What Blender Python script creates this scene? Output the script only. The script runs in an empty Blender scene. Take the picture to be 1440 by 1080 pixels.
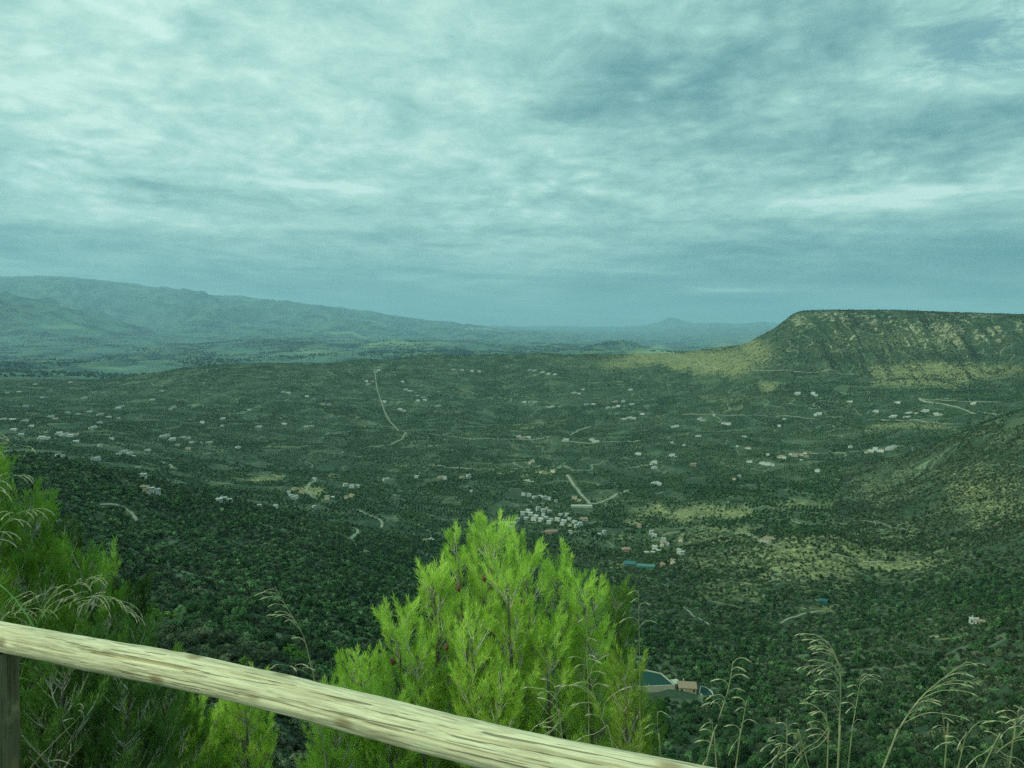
import bpy, math, random
import numpy as np
from mathutils import Vector, Matrix
S = bpy.context.scene
COL = S.collection
rng = np.random.default_rng(7)
random.seed(7)
F = 1050.0; CX = 720.0; CY = 540.0; HOR = 470.0
PIT = math.atan((CY-HOR)/F)
CAMZ = 2.2
# ---------------------------------------------------------------- numpy helpers
def hash2(i, j, seed):
    h = (i.astype(np.int64)*374761393 + j.astype(np.int64)*668265263 + seed*1442695041) & 0xffffffff
    h = ((h ^ (h >> 13))*1274126177) & 0xffffffff
    h = ((h ^ (h >> 16))*2246822519) & 0xffffffff
    return ((h ^ (h >> 15)) & 0xffffff)/float(0xffffff)
def vnoise(x, y, seed=0):
    xi = np.floor(x); yi = np.floor(y); fx = x-xi; fy = y-yi
    u = fx*fx*fx*(fx*(fx*6-15)+10); v = fy*fy*fy*(fy*(fy*6-15)+10)
    a = hash2(xi, yi, seed); b = hash2(xi+1, yi, seed); c = hash2(xi, yi+1, seed); d = hash2(xi+1, yi+1, seed)
    return (a*(1-u)+b*u)*(1-v)+(c*(1-u)+d*u)*v
def fbm(x, y, oct=4, seed=0, ridge=False):
    s = 0; a = 0.5; t = 0; c, sn = 0.8, 0.6
    for k in range(oct):
        n = vnoise(x, y, seed+k*17)
        if ridge: n = 1-np.abs(2*n-1)
        s = s+a*n; t += a; a *= 0.5
        x, y = (c*x-sn*y)*2.03+11.3, (sn*x+c*y)*2.03+5.7
    return s/t
def sstep(a, b, x):
    t = np.clip((x-a)/(b-a), 0, 1); return t*t*(3-2*t)
def ray(px, py):
    cx = (px-CX)/F; cz = (CY-py)/F
    X = cx; Y = math.cos(PIT)+cz*math.sin(PIT); Z = -math.sin(PIT)+cz*math.cos(PIT)
    return X, Y, Z
def azel(px, py):
    X, Y, Z = ray(px, py); return math.atan2(X, Y), Z/math.hypot(X, Y)
def project(X, Y, Z):
    z = Z-CAMZ
    yc = Y*math.cos(PIT)-z*math.sin(PIT); zc = Y*math.sin(PIT)+z*math.cos(PIT)
    yc = np.where(yc > 0.05, yc, 0.05)
    return CX+F*X/yc, CY-F*zc/yc
def P(px, py, depth):
    X, Y, Z = ray(px, py); k = depth/1.0
    return Vector((X*k, Y*k, CAMZ+Z*k))
# ---------------------------------------------------------------- terrain tables: (distance, image row) read from the photograph
NEAR = {
 -250: [(6,1150),(15,1150),(30,1120),(60,1080),(100,1000),(160,900),(250,800),(400,720),(600,660),(800,625),(950,612),(1100,630),(1300,650),(1700,655),(2100,638),(2600,614),(3200,592),(3900,572),(4700,553),(5500,540),(6500,527)],
 0: [(6,1150),(15,1150),(30,1130),(60,1090),(100,1020),(160,920),(250,830),(400,750),(600,690),(800,648),(950,633),(1100,648),(1300,664),(1700,662),(2100,642),(2600,615),(3200,593),(3900,572),(4700,553),(5500,540),(6500,527)],
 75: [(6,1150),(15,1140),(30,1110),(60,1040),(90,960),(160,900),(250,840),(400,770),(600,705),(800,660),(950,637),(1100,655),(1300,672),(1700,665),(2100,644),(2600,616),(3200,593),(3900,572),(4700,553),(5500,540),(6500,527)],
 150: [(6,1150),(15,1130),(30,1060),(60,930),(80,880),(100,905),(160,900),(250,850),(400,785),(600,730),(800,685),(950,652),(1100,664),(1300,684),(1700,668),(2100,646),(2600,617),(3200,592),(3900,570),(4700,548),(5500,532),(5900,534),(6500,536)],
 300: [(6,1150),(15,1140),(30,1080),(60,950),(80,893),(100,925),(160,905),(250,865),(400,812),(600,765),(800,725),(950,700),(1100,705),(1300,708),(1700,690),(2100,662),(2600,630),(3200,601),(3900,568),(4700,530),(5300,509),(5900,545),(6500,548)],
 450: [(6,1150),(15,1160),(30,1130),(60,1010),(80,952),(100,985),(160,960),(250,905),(400,850),(600,805),(800,765),(950,740),(1100,735),(1300,732),(1700,694),(2100,668),(2600,638),(3200,603),(3900,567),(4700,526),(5300,507),(5900,545),(6500,548)],
 600: [(6,1150),(15,1200),(30,1200),(60,1160),(100,1110),(160,1040),(250,960),(400,900),(600,850),(900,800),(1300,748),(1700,702),(2100,671),(2600,640),(3200,605),(3900,572),(4700,533),(5400,494),(5900,545),(6500,548)],
 750: [(6,1150),(15,1200),(30,1250),(60,1230),(100,1190),(160,1120),(250,1050),(400,960),(600,885),(900,820),(1300,760),(1700,705),(2100,670),(2600,640),(3200,605),(3900,572),(4700,531),(5400,491),(5900,545),(6500,548)],
 900: [(6,1150),(15,1200),(30,1250),(60,1230),(100,1190),(160,1120),(250,1050),(400,962),(600,895),(900,825),(1300,765),(1700,710),(2100,673),(2600,640),(3200,602),(3900,565),(4700,523),(5300,492),(5900,530),(6500,540)],
 1000: [(6,1150),(15,1200),(30,1250),(60,1230),(100,1190),(160,1130),(250,1055),(400,975),(600,905),(900,825),(1300,758),(1700,705),(2100,672),(2600,636),(3200,598),(3900,552),(4300,522),(4700,503),(5200,489),(5800,505),(6500,520)],
 1050: [(6,1150),(15,1200),(30,1250),(60,1230),(100,1190),(160,1130),(250,1055),(400,980),(600,910),(900,825),(1300,755),(1700,705),(2100,675),(2600,636),(3200,597),(3700,550),(4000,528),(4300,506),(4700,479),(5200,487),(5800,505),(6500,520)],
 1085: [(6,1150),(60,1230),(100,1190),(160,1130),(250,1055),(400,980),(600,910),(900,825),(1300,750),(1700,705),(2100,676),(2600,636),(3200,596),(3600,553),(3900,530),(4200,505),(4500,480),(4700,461),(5200,468),(5800,490),(6500,510)],
 1115: [(6,1150),(60,1230),(100,1190),(160,1130),(250,1055),(400,980),(600,910),(900,825),(1300,748),(1700,705),(2100,676),(2600,635),(3200,594),(3600,553),(3900,529),(4200,500),(4450,466),(4640,440),(4800,438),(5500,441),(6000,445),(6500,470)],
 1150: [(6,1150),(60,1230),(100,1190),(160,1130),(250,1060),(400,985),(600,912),(900,825),(1200,760),(1500,722),(1800,700),(2100,678),(2600,634),(3200,592),(3600,552),(3900,528),(4200,498),(4450,463),(4600,440),(4700,436),(5500,441),(6500,446)],
 1250: [(6,1150),(60,1230),(100,1190),(160,1130),(250,1065),(400,985),(600,905),(750,868),(900,850),(1100,800),(1300,760),(1600,700),(1900,655),(2100,652),(2300,655),(2600,630),(3200,588),(3600,556),(3900,534),(4200,505),(4450,470),(4650,440),(4750,436),(5500,441),(6500,446)],
 1350: [(6,1150),(60,1230),(100,1190),(160,1130),(250,1065),(400,975),(600,885),(750,850),(900,845),(1100,795),(1300,745),(1600,660),(1850,604),(2050,622),(2300,640),(2600,615),(3200,580),(3600,554),(3900,536),(4200,508),(4450,478),(4650,447),(4750,440),(5500,444),(6500,448)],
 1440: [(6,1150),(60,1230),(100,1180),(160,1110),(250,1040),(400,940),(600,860),(750,838),(900,845),(1100,780),(1300,725),(1600,628),(1850,566),(2050,590),(2300,615),(2600,600),(3200,575),(3600,552),(3900,534),(4200,507),(4450,480),(4650,449),(4750,443),(5500,447),(6500,450)],
 1700: [(6,1150),(60,1200),(100,1120),(160,1040),(250,960),(400,870),(600,810),(750,800),(900,800),(1100,730),(1300,670),(1600,570),(1850,520),(2050,545),(2300,580),(2600,590),(3200,570),(3600,550),(3900,532),(4200,505),(4450,480),(4650,450),(4750,445),(5500,448),(6500,451)],
}
FD = [11500,16000,21000,26000,33000,38000,43000,50000,65000,80000]
FAR = {
 -250:[515,503,490,425,440,445,398,392,420,440], 0:[514,500,487,404,446,446,393,390,430,445],
 75:[514,498,480,424,450,448,391,388,430,445], 150:[512,495,482,447,458,446,399,397,430,445],
 260:[512,492,482,474,455,436,410,407,430,445], 330:[510,488,480,473,456,440,419,417,435,447], 400:[508,486,476,470,456,442,426,425,440,450],
 480:[504,485,477,472,458,446,436,435,445,452], 540:[500,482,480,474,462,452,443,443,450,455],
 600:[498,484,481,477,467,458,452,452,456,459], 660:[498,485,482,480,471,463,461,463,463,463],
 750:[500,488,485,482,476,471,468,467,465,463], 870:[500,498,490,486,480,476,472,469,464,461],
 940:[500,498,492,487,482,478,473,469,463,455], 1000:[500,498,490,485,480,476,472,468,462,459], 1100:[500,498,490,485,480,476,472,467,461,458], 1250:[452,458,480,485,480,476,472,467,461,458],
 1700:[455,460,480,485,480,476,472,467,461,458]}
# regular (azimuth, log distance) grid of tan(elevation)
NA, NR = 520, 900
AZ0, AZ1 = -0.80, 0.80
gaz = np.linspace(AZ0, AZ1, NA); L0, L1 = math.log(6), math.log(80000); glr = np.linspace(L0, L1, NR)
def table_rows(tab, isfar):
    cols = sorted(tab); out = []
    for c in cols:
        pts = [(d, r) for d, r in zip(FD, tab[c])] if isfar else tab[c]
        out.append(([math.log(d) for d, _ in pts], [azel(c, r)[1] for _, r in pts]))
    azs = [azel(c, 620)[0] for c in cols]
    return azs, out
azn, cn = table_rows(NEAR, False); azf, cf = table_rows(FAR, True)
lcut = math.log(6500)
En = np.array([np.interp(glr, a, b) for a, b in cn]); 
En = np.array([np.interp(gaz, azn, En[:, k]) for k in range(NR)]).T
Ef = np.array([np.interp(glr, a, b) for a, b in cf]);
Ef = np.array([np.interp(gaz, azf, Ef[:, k]) for k in range(NR)]).T
w = np.clip((glr-lcut)/(math.log(9500)-lcut), 0, 1)[None, :]
E = En*(1-w)+Ef*w
def blur(A, sig, ax):
    n = int(3*sig)+1; k = np.exp(-0.5*(np.arange(-n, n+1)/sig)**2); k /= k.sum()
    A = np.moveaxis(A, ax, 0); pad = np.concatenate([np.repeat(A[:1], n, 0), A, np.repeat(A[-1:], n, 0)])
    return np.moveaxis(sum(k[i]*pad[i:i+A.shape[0]] for i in range(2*n+1)), 0, ax)
Es = blur(blur(E, 4.0, 0), 2.2, 1); Et = blur(blur(E, 1.6, 0), 1.0, 1)
wm = (sstep(3900, 4200, np.exp(glr))*(1-sstep(6500, 8000, np.exp(glr))))[None, :]*sstep(0.23, 0.30, gaz)[:, None]
E = Es*(1-wm)+Et*wm
def tab_E(az, lr):
    i = np.clip((az-AZ0)/(AZ1-AZ0)*(NA-1), 0, NA-1.001); j = np.clip((lr-L0)/(L1-L0)*(NR-1), 0, NR-1.001)
    i0 = i.astype(int); j0 = j.astype(int); a = i-i0; b = j-j0
    return (E[i0, j0]*(1-a)+E[i0+1, j0]*a)*(1-b)+(E[i0, j0+1]*(1-a)+E[i0+1, j0+1]*a)*b
def height(X, Y):
    r = np.hypot(X, Y)+1e-6; az = np.arctan2(X, Y)
    e = tab_E(az, np.log(np.maximum(r, 6)))
    h = CAMZ+e*np.maximum(r, 6)
    # relief added in world space
    m = sstep(25, 300, r)
    amp = np.clip(r*0.014, 0, 16)*(1-.85*sstep(4600, 4750, r)*(1-sstep(7000, 8500, r))*sstep(.30, .36, az))
    h += m*amp*(fbm(X/210, Y/210, 4, 3)-0.5)*1.6
    h += m*sstep(500, 1300, r)*(1-sstep(4600, 5200, r))*(1-sstep(3700, 4000, r)*sstep(.26, .3, az))*46*(fbm(X/520, Y/520, 3, 13, True)-.6)
    h += m*np.clip(r*0.004, 0, 3.5)*(fbm(X/38, Y/38, 3, 9, True)-0.5)*2.0
    h += sstep(60, 140, r)*(1-sstep(700, 1200, r))*(fbm(X/14, Y/14, 3, 19)-0.5)*4.0
    # far hills and mountains: ridges and ravines
    fm = sstep(6800, 9500, r)
    h += fm*210*(fbm(X/2200, Y/2200, 5, 21, True)-0.60)
    fm2 = sstep(26000, 31000, r)
    wx = fbm(X/4200, Y/4200, 2, 77)*2200
    rd = fbm((X+wx)/4400, (Y-wx)/4400, 6, 31, True)
    h += fm2*(1-sstep(40000, 44000, r)*0.75)*(rd-0.62)*1900*sstep(0.35, -0.5, az)
    h += sstep(50000, 57000, r)*(fbm(X/8000, Y/8000, 5, 41, True)-0.5)*800
    # mesa face: gullies and rock ledges
    me = sstep(3750, 4050, r)*(1-sstep(4720, 4840, r))*sstep(0.27, 0.33, az)
    g = fbm(az*4600/150+h*0.004, h/420, 4, 51, True)
    h += me*(1-sstep(4600,4720,r))*sstep(.355,.43,az)*((g-0.62)*95+(fbm(az*4600/420, h/900+3, 2, 57, True)-.6)*70)
    led = (h/16+fbm(X/60, Y/60, 3, 61)*1.6); fr = led-np.floor(led)
    up = sstep(-130, 30, h)*sstep(4150, 4300, r)
    h += me*up*(sstep(0.25, 0.75, fr)-fr)*16*0.45
    # flat top is rough ground
    # conical hill beyond the ridge and the peak far away
    for (px, D, wd, wa, hh) in ((868, 14000, 500, 330, 190), (893, 14050, 200, 160, 75), (845, 14000, 640, 330, 75), (944, 70000, 1100, 1000, 480), (938, 70200, 3800, 1600, 240), (1050, 71000, 5200, 1600, 300)):
        a0 = azel(px, 480)[0]; dx = (az-a0)*D; dy = r-D
        h += hh*np.exp(-(dx/wd)**2-(dy/wa)**2)
    # verge and shoulder by the railing
    d = (Y-2.03+0.49*X)/1.114
    near = np.where(d < 0.12, -0.02*np.maximum(d, 0), -0.0024-(np.sqrt((np.maximum(d,0.12)-0.12)**2+0.04)-0.2)*1.6)
    k = sstep(6, 26, r)
    h = h*k+near*(1-k)
    h += (1-sstep(20, 60, r))*(fbm(X/1.3, Y/1.3, 3, 71)-0.5)*0.22*sstep(-0.5, 1.2, d)
    return h
# mesh grid
rs = [0.6]
while rs[-1] < 80000:
    r = rs[-1]
    st = 0.03 if r < 30 else 0.014 if r < 100 else 0.008 if r < 1500 else 0.006 if r < 3800 else 0.0019 if r < 4850 else 0.006 if r < 9000 else 0.0055 if r < 26000 else 0.0042 if r < 46000 else 0.012
    rs.append(r*(1+st))
RS = np.array(rs)
AZS = np.concatenate([np.linspace(-1.7, -0.72, 60, endpoint=False), np.linspace(-0.72, 0.72, 1150, endpoint=False), np.linspace(0.72, 1.7, 61)])
AG, RG = np.meshgrid(AZS, RS, indexing='ij')
GX = RG*np.sin(AG); GY = RG*np.cos(AG); GZ = height(GX, GY)
def hgt(X, Y):
    X = np.asarray(X, float); Y = np.asarray(Y, float)
    az = np.arctan2(X, Y); r = np.hypot(X, Y)
    i = np.clip(np.interp(az, AZS, np.arange(len(AZS))), 0, len(AZS)-1.001); j = np.clip(np.interp(r, RS, np.arange(len(RS))), 0, len(RS)-1.001)
    i0 = i.astype(int); j0 = j.astype(int); a = i-i0; b = j-j0
    return (GZ[i0, j0]*(1-a)+GZ[i0+1, j0]*a)*(1-b)+(GZ[i0, j0+1]*(1-a)+GZ[i0+1, j0+1]*a)*b
ELEV = (GZ-CAMZ)/RG
jn = int(np.searchsorted(RS, 25))
RUN = np.maximum.accumulate(np.where(RG < 25, -9, ELEV), axis=1)
def visible(X, Y, Ztop, margin=0.0):
    az = np.arctan2(X, Y); r = np.hypot(X, Y)
    i = np.clip(np.rint(np.interp(az, AZS, np.arange(len(AZS)))).astype(int), 0, len(AZS)-1)
    j = np.clip(np.interp(r, RS, np.arange(len(RS))).astype(int)-1, 0, len(RS)-1)
    return (Ztop-CAMZ)/r > RUN[i, j]-margin
def hit(px, py, rmin=30, rmax=79000):
    az, te = azel(px, py)
    i = int(np.clip(np.rint(np.interp(az, AZS, np.arange(len(AZS)))), 0, len(AZS)-1))
    j0 = int(np.searchsorted(RS, rmin)); col = ELEV[i]
    for j in range(j0, len(RS)):
        if RS[j] > rmax: return None
        if col[j] >= te:
            t = (te-col[j-1])/(col[j]-col[j-1]+1e-12) if j > j0 else 0
            r = RS[j-1]+(RS[j]-RS[j-1])*min(max(t, 0), 1)
            x, y = r*math.sin(az), r*math.cos(az)
            return Vector((x, y, float(hgt(x, y))))
    return None
# ---------------------------------------------------------------- land cover (what grows where)
# patches of bare dry grass / soil, and sunlit spots painted as pale ground: (column, row, half width, half height, strength)
DRY_SUN = [(150,516,90,4,.5),(110,505,60,3,.35),(260,508,50,3,.4),(60,548,60,6,.35),(90,460,60,5,.6),(420,497,90,6,.5),(560,484,90,7,.7),(480,472,60,4,.6),(300,478,80,4,.4),
 (370,673,26,5,1.),(425,692,30,8,.9),(460,672,22,4,.6),(125,668,34,4,.7),(180,716,16,10,.5),(400,735,38,9,.8),(410,752,40,7,.5),(290,640,50,8,.35),
 (640,552,30,10,.45),(745,600,60,8,.5),(770,600,50,6,.4),(760,668,30,5,.7),(790,686,26,10,.4),
 (960,505,120,16,.95),(870,512,90,14,.6),(1010,515,60,20,.8),(1080,540,22,10,.8),(1020,562,60,12,.45),
 (1330,523,140,18,.85),(1270,478,230,34,.42),(1055,495,50,26,.75),(1200,465,90,12,.4),(1150,780,280,62,.62),(1020,755,160,44,.5),(1200,930,200,40,.35),(1290,540,90,9,.7),(1420,520,80,10,.6),(1180,500,50,20,.1),
 (1270,600,110,8,.6),(1230,607,60,6,.5),(1420,620,60,20,.35),(1330,660,90,30,.4),(1390,700,110,70,.6),(1230,690,70,36,.45),
 (980,722,100,14,.85),(900,735,40,14,.6),(1120,710,60,14,.6),(1150,765,80,20,.45),(1240,795,90,10,.9),(1130,800,90,20,.75),(1040,830,80,28,.55),(1180,830,60,16,.5),
 (1150,858,30,8,.7),(1340,895,90,6,.6),(1250,862,70,4,.5),(880,755,45,12,.5),(830,792,30,8,.6),(870,795,20,12,.8),(1400,960,60,30,.4),(905,870,50,14,.3),(1060,905,24,10,.5)]
# dark dense wood in ravines and gullies
WOOD = [(1410,605,60,16,.6),(1300,625,50,10,.4),(560,800,90,24,1.),(620,770,70,18,.9),(520,850,120,40,.5),(1340,835,120,22,1.),(1420,820,80,22,1.),(860,748,60,12,.9),(850,730,30,10,.8),(900,740,50,10,.6),(1060,688,90,10,.9),(1130,690,60,8,.8),
 (1180,735,80,22,.8),(1230,770,60,14,.8),(950,900,70,40,.5),(1010,960,80,50,.9),(960,1040,120,40,.9),(330,650,60,10,.4),(320,735,80,10,.6),(430,715,80,8,.8),(240,705,90,10,.5),(1230,870,90,10,.7),(1330,540,110,8,.8),(1150,545,90,8,.6),(560,520,60,5,.3)]
def blobs(px, py, L):
    s = np.zeros_like(px)
    for (x, y, a, b, k) in L:
        s = np.maximum(s, k*np.exp(-((px-x)/a)**2-((py-y)/b)**2))
    return s
def cover(X, Y, Z):
    px, py = project(X, Y, Z)
    r = np.hypot(X, Y); sc = np.maximum(r, 60)/60.0
    wx = (fbm(X/sc/2.2, Y/sc/6, 3, 5)-0.5)*70; wy = (fbm(X/sc/2.2, Y/sc/6, 3, 6)-0.5)*16
    return blobs(px+wx, py+wy, DRY_SUN), blobs(px+wx, py+wy, WOOD), px, py
# ---------------------------------------------------------------- materials
def mat(name):
    m = bpy.data.materials.new(name); m.use_nodes = True
    nt = m.node_tree; nt.nodes.clear()
    out = nt.nodes.new('ShaderNodeOutputMaterial'); b = nt.nodes.new('ShaderNodeBsdfPrincipled')
    nt.links.new(b.outputs[0], out.inputs[0]); b.inputs['Roughness'].default_value = 0.8
    try: b.inputs['Specular IOR Level'].default_value = 0.25
    except Exception: pass
    return m, nt, b
class G:
    def __init__(s, nt): s.nt = nt
    def n(s, t, **k):
        x = s.nt.nodes.new(t)
        for a, b in k.items(): setattr(x, a, b)
        return x
    def put(s, sock, v):
        if isinstance(v, bpy.types.NodeSocket): s.nt.links.new(v, sock)
        elif v is not None: sock.default_value = v
    def m(s, op, a, b=None, c=None, clamp=False):
        x = s.n('ShaderNodeMath', operation=op, use_clamp=clamp); s.put(x.inputs[0], a)
        if b is not None: s.put(x.inputs[1], b)
        if c is not None: s.put(x.inputs[2], c)
        return x.outputs[0]
    def vm(s, op, a, b):
        x = s.n('ShaderNodeVectorMath', operation=op); s.put(x.inputs[0], a); s.put(x.inputs[1], b); return x.outputs[0]
    def mix(s, f, a, b):
        x = s.n('ShaderNodeMix', data_type='RGBA'); s.put(x.inputs['Factor'], f); s.put(x.inputs[6], a); s.put(x.inputs[7], b); return x.outputs[2]
    def noise(s, vec, scale, det=4, rough=0.55, out=0, dist=0.0):
        x = s.n('ShaderNodeTexNoise'); s.put(x.inputs['Vector'], vec); x.inputs['Scale'].default_value = scale
        x.inputs['Detail'].default_value = det; x.inputs['Roughness'].default_value = rough; x.inputs['Distortion'].default_value = dist
        return x.outputs[out]
    def ramp(s, v, a, b, smooth=True):
        x = s.n('ShaderNodeMapRange'); x.interpolation_type = 'SMOOTHSTEP' if smooth else 'LINEAR'
        s.put(x.inputs[0], v); x.inputs[1].default_value = a; x.inputs[2].default_value = b; return x.outputs[0]
    def attr(s, name):
        x = s.n('ShaderNodeAttribute'); x.attribute_name = name; return x.outputs['Fac']
def C(r, g, b): return (r, g, b, 1)
def simple(name, col, rough=0.7, var=0.12, scale=3.0, spec=0.3):
    m, nt, b = mat(name); g = G(nt)
    tc = g.n('ShaderNodeTexCoord').outputs['Object']
    n = g.noise(tc, scale, 4)
    dark = C(*[c*(1-var) for c in col]); lite = C(*[min(c*(1+var), 0.9) for c in col])
    g.put(b.inputs['Base Color'], g.mix(g.ramp(n, 0.3, 0.7), dark, lite)); b.inputs['Roughness'].default_value = rough
    b.inputs['Specular IOR Level'].default_value = spec
    return m
def terrain_material():
    m, nt, b = mat('ground_cover'); g = G(nt)
    pos = g.n('ShaderNodeNewGeometry').outputs['Position']
    nrm = g.n('ShaderNodeNewGeometry').outputs['Normal']
    dry = g.attr('dry'); far = g.attr('far'); rock = g.attr('rock'); fld = g.attr('field')  # dry also carries sunlit spots, put in as paler ground colour
    n1 = g.noise(pos, 1/90, 5); n2 = g.noise(pos, 1/9, 4); n3 = g.noise(pos, 1/1.5, 4); n4 = g.noise(pos, 1/900, 6, 0.62)
    soil = g.mix(g.ramp(n2, .35, .65), C(.036, .048, .028), (.092, .104, .056, 1))
    grass = g.mix(g.ramp(n3, .3, .7), C(.024, .044, .024), C(.052, .072, .038))
    base = g.mix(g.ramp(n1, .42, .6), grass, soil)
    base = g.mix(g.m('MULTIPLY', fld, 0.55), base, C(.105, .118, .065))
    dry_sunc = g.mix(g.ramp(n2, .3, .7), C(.20, .16, .07), C(.37, .30, .135))
    dry_sunc = g.mix(g.m('MULTIPLY', g.ramp(g.noise(pos, 1/4.2, 5, .75), .47, .60), .8), dry_sunc, C(.030, .045, .020))
    dry_sunc = g.mix(g.m('MULTIPLY', g.ramp(g.noise(pos, 1/34, 4, .7), .50, .62), .6), dry_sunc, C(.038, .052, .024))
    dd = g.ramp(g.m('ADD', dry, g.m('MULTIPLY', g.m('SUBTRACT', n2, .5), .9)), .28, .72)
    base = g.mix(dd, base, dry_sunc)
    tr = g.m('ABSOLUTE', g.m('SUBTRACT', g.noise(pos, 1/330, 2, .5), .5)); tr2 = g.m('ABSOLUTE', g.m('SUBTRACT', g.noise(pos, 1/120, 1, .5), .47))
    line = g.m('MAXIMUM', g.ramp(tr, .0045, .002), g.m('MULTIPLY', g.ramp(tr2, .010, .004), .6))
    base = g.mix(g.m('MULTIPLY', line, .8), base, C(.22, .215, .13))
    # far hills: patchwork of groves, scrub and fields, haze blue put into the colour
    vor = g.n('ShaderNodeTexVoronoi'); g.put(vor.inputs['Vector'], pos); vor.inputs['Scale'].default_value = 1/260
    sx = g.n('ShaderNodeSeparateColor'); g.put(sx.inputs[0], vor.outputs['Color'])
    speck = g.noise(pos, 1/36, 3, .7)
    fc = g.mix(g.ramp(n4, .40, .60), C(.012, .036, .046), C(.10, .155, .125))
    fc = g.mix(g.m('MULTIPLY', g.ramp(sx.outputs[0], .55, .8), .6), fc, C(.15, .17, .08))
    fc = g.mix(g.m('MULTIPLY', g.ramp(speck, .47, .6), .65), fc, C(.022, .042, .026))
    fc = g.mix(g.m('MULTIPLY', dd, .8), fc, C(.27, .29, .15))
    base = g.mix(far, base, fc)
    # rock
    mp = g.n('ShaderNodeMapping'); g.put(mp.inputs[0], pos); mp.inputs['Scale'].default_value = (1/26, 1/26, 1/15)
    st = g.noise(mp.outputs[0], 1.0, 6, .65)
    rc = g.mix(g.ramp(st, .35, .65), C(.17, .125, .075), C(.42, .33, .21))
    rc = g.mix(g.ramp(g.noise(pos, 1/6, 4, .7), .48, .62), rc, C(.045, .05, .03))
    rk = g.ramp(g.m('ADD', rock, g.m('MULTIPLY', g.m('SUBTRACT', st, .5), 1.6)), .45, .7)
    base = g.mix(rk, base, rc)
    base = g.vm('MULTIPLY', base, (.76, .91, .90))
    g.put(b.inputs['Base Color'], base); b.inputs['Roughness'].default_value = .95; b.inputs['Specular IOR Level'].default_value = 0.1
    bp = g.n('ShaderNodeBump'); bp.inputs['Strength'].default_value = .9; bp.inputs['Distance'].default_value = 3.0
    g.put(bp.inputs['Height'], g.m('ADD', g.noise(pos, 1/16, 6, .7), g.m('MULTIPLY', g.noise(pos, 1/2.2, 4, .7), .15)))
    g.put(b.inputs['Normal'], bp.outputs[0])
    return m
M_TER = terrain_material()
def foliage(name, a, b_, c_=None, trans=0.0, scale=1.2, tint=(1, 1, 1)):
    m, nt, b = mat(name); g = G(nt)
    oi = g.n('ShaderNodeObjectInfo'); tc = g.n('ShaderNodeTexCoord').outputs['Object']
    n = g.noise(tc, scale, 3, .6)
    col = g.mix(g.ramp(n, .32, .68), C(*a), C(*b_))
    if c_: col = g.mix(g.ramp(oi.outputs['Random'], .55, 1.0), col, C(*c_))
    hs = g.n('ShaderNodeHueSaturation'); g.put(hs.inputs['Color'], col)
    g.put(hs.inputs['Value'], g.m('ADD', g.m('MULTIPLY', oi.outputs['Random'], .8), .6))
    g.put(b.inputs['Base Color'], g.vm('MULTIPLY', hs.outputs[0], tint)); b.inputs['Roughness'].default_value = .6
    b.inputs['Specular IOR Level'].default_value = .2
    if trans:
        out = [x for x in nt.nodes if x.type == 'OUTPUT_MATERIAL'][0]
        t = g.n('ShaderNodeBsdfTranslucent'); g.put(t.inputs[0], hs.outputs[0]); mx = g.n('ShaderNodeMixShader'); mx.inputs[0].default_value = trans
        nt.links.new(b.outputs[0], mx.inputs[1]); nt.links.new(t.outputs[0], mx.inputs[2]); nt.links.new(mx.outputs[0], out.inputs[0])
    return m
M_OLIVE = foliage('olive_foliage', (.044, .080, .034), (.098, .146, .060), (.14, .18, .08), tint=(.68, .92, .80))
M_EVER = foliage('evergreen_foliage', (.020, .050, .017), (.052, .092, .030), (.068, .115, .036), tint=(.68, .90, .85))
M_SCRUB = foliage('scrub_foliage', (.028, .042, .018), (.070, .090, .040), (.11, .115, .06), tint=(.80, .92, .9))
M_BRIGHT = foliage('bright_bush_foliage', (.07, .15, .02), (.15, .27, .04))
M_CYP = foliage('cypress_foliage', (.010, .020, .010), (.02, .035, .014))
M_PINE = foliage('pine_needles', (.34, .52, .055), (.62, .80, .15), None, .38, 2.6)
M_PINE_DEEP_SHADE = foliage('deep_shade_pine_needles', (.05, .11, .022), (.12, .21, .04), None, .25, 2.6)  # darkest copy of the pine needles, deep shade put into the colour
M_PINE_SHADE = foliage('shaded_pine_needles', (.14, .29, .03), (.34, .54, .07), None, .35, 2.6)  # darker copy of the pine needles, standing in for shade
M_BARK = simple('bark', (.16, .13, .09), .9, .35, 8)
M_TWIG = simple('pale_twig_bark', (.46, .42, .32), .8, .3, 12)
M_CONE = simple('cone_scales', (.17, .07, .04), .7, .4, 40)
# ---------------------------------------------------------------- object helpers
def tag(o, label=None, cat=None, group=None, kind=None):
    if label: o['label'] = label
    if cat: o['category'] = cat
    if group: o['group'] = group
    if kind: o['kind'] = kind
    return o
def empty(name, loc, rz=0.0):
    o = bpy.data.objects.new(name, None); COL.objects.link(o); o.location = loc; o.rotation_euler = (0, 0, rz); o.empty_display_size = .2; return o
def mesh_np(name, V, Fc, m, parent=None, smooth=False, link=True):
    V = np.asarray(V, np.float32); Fc = np.asarray(Fc, np.int32)
    me = bpy.data.meshes.new(name); k = Fc.shape[1]
    me.vertices.add(len(V)); me.vertices.foreach_set('co', V.ravel())
    me.loops.add(Fc.size); me.loops.foreach_set('vertex_index', Fc.ravel())
    me.polygons.add(len(Fc)); me.polygons.foreach_set('loop_start', np.arange(0, Fc.size, k, dtype=np.int32))
    me.polygons.foreach_set('use_smooth', np.full(len(Fc), smooth, bool))
    me.update(calc_edges=True); me.materials.append(m)
    if not link: return me
    o = bpy.data.objects.new(name, me); COL.objects.link(o)
    if parent: o.parent = parent
    return o
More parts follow.
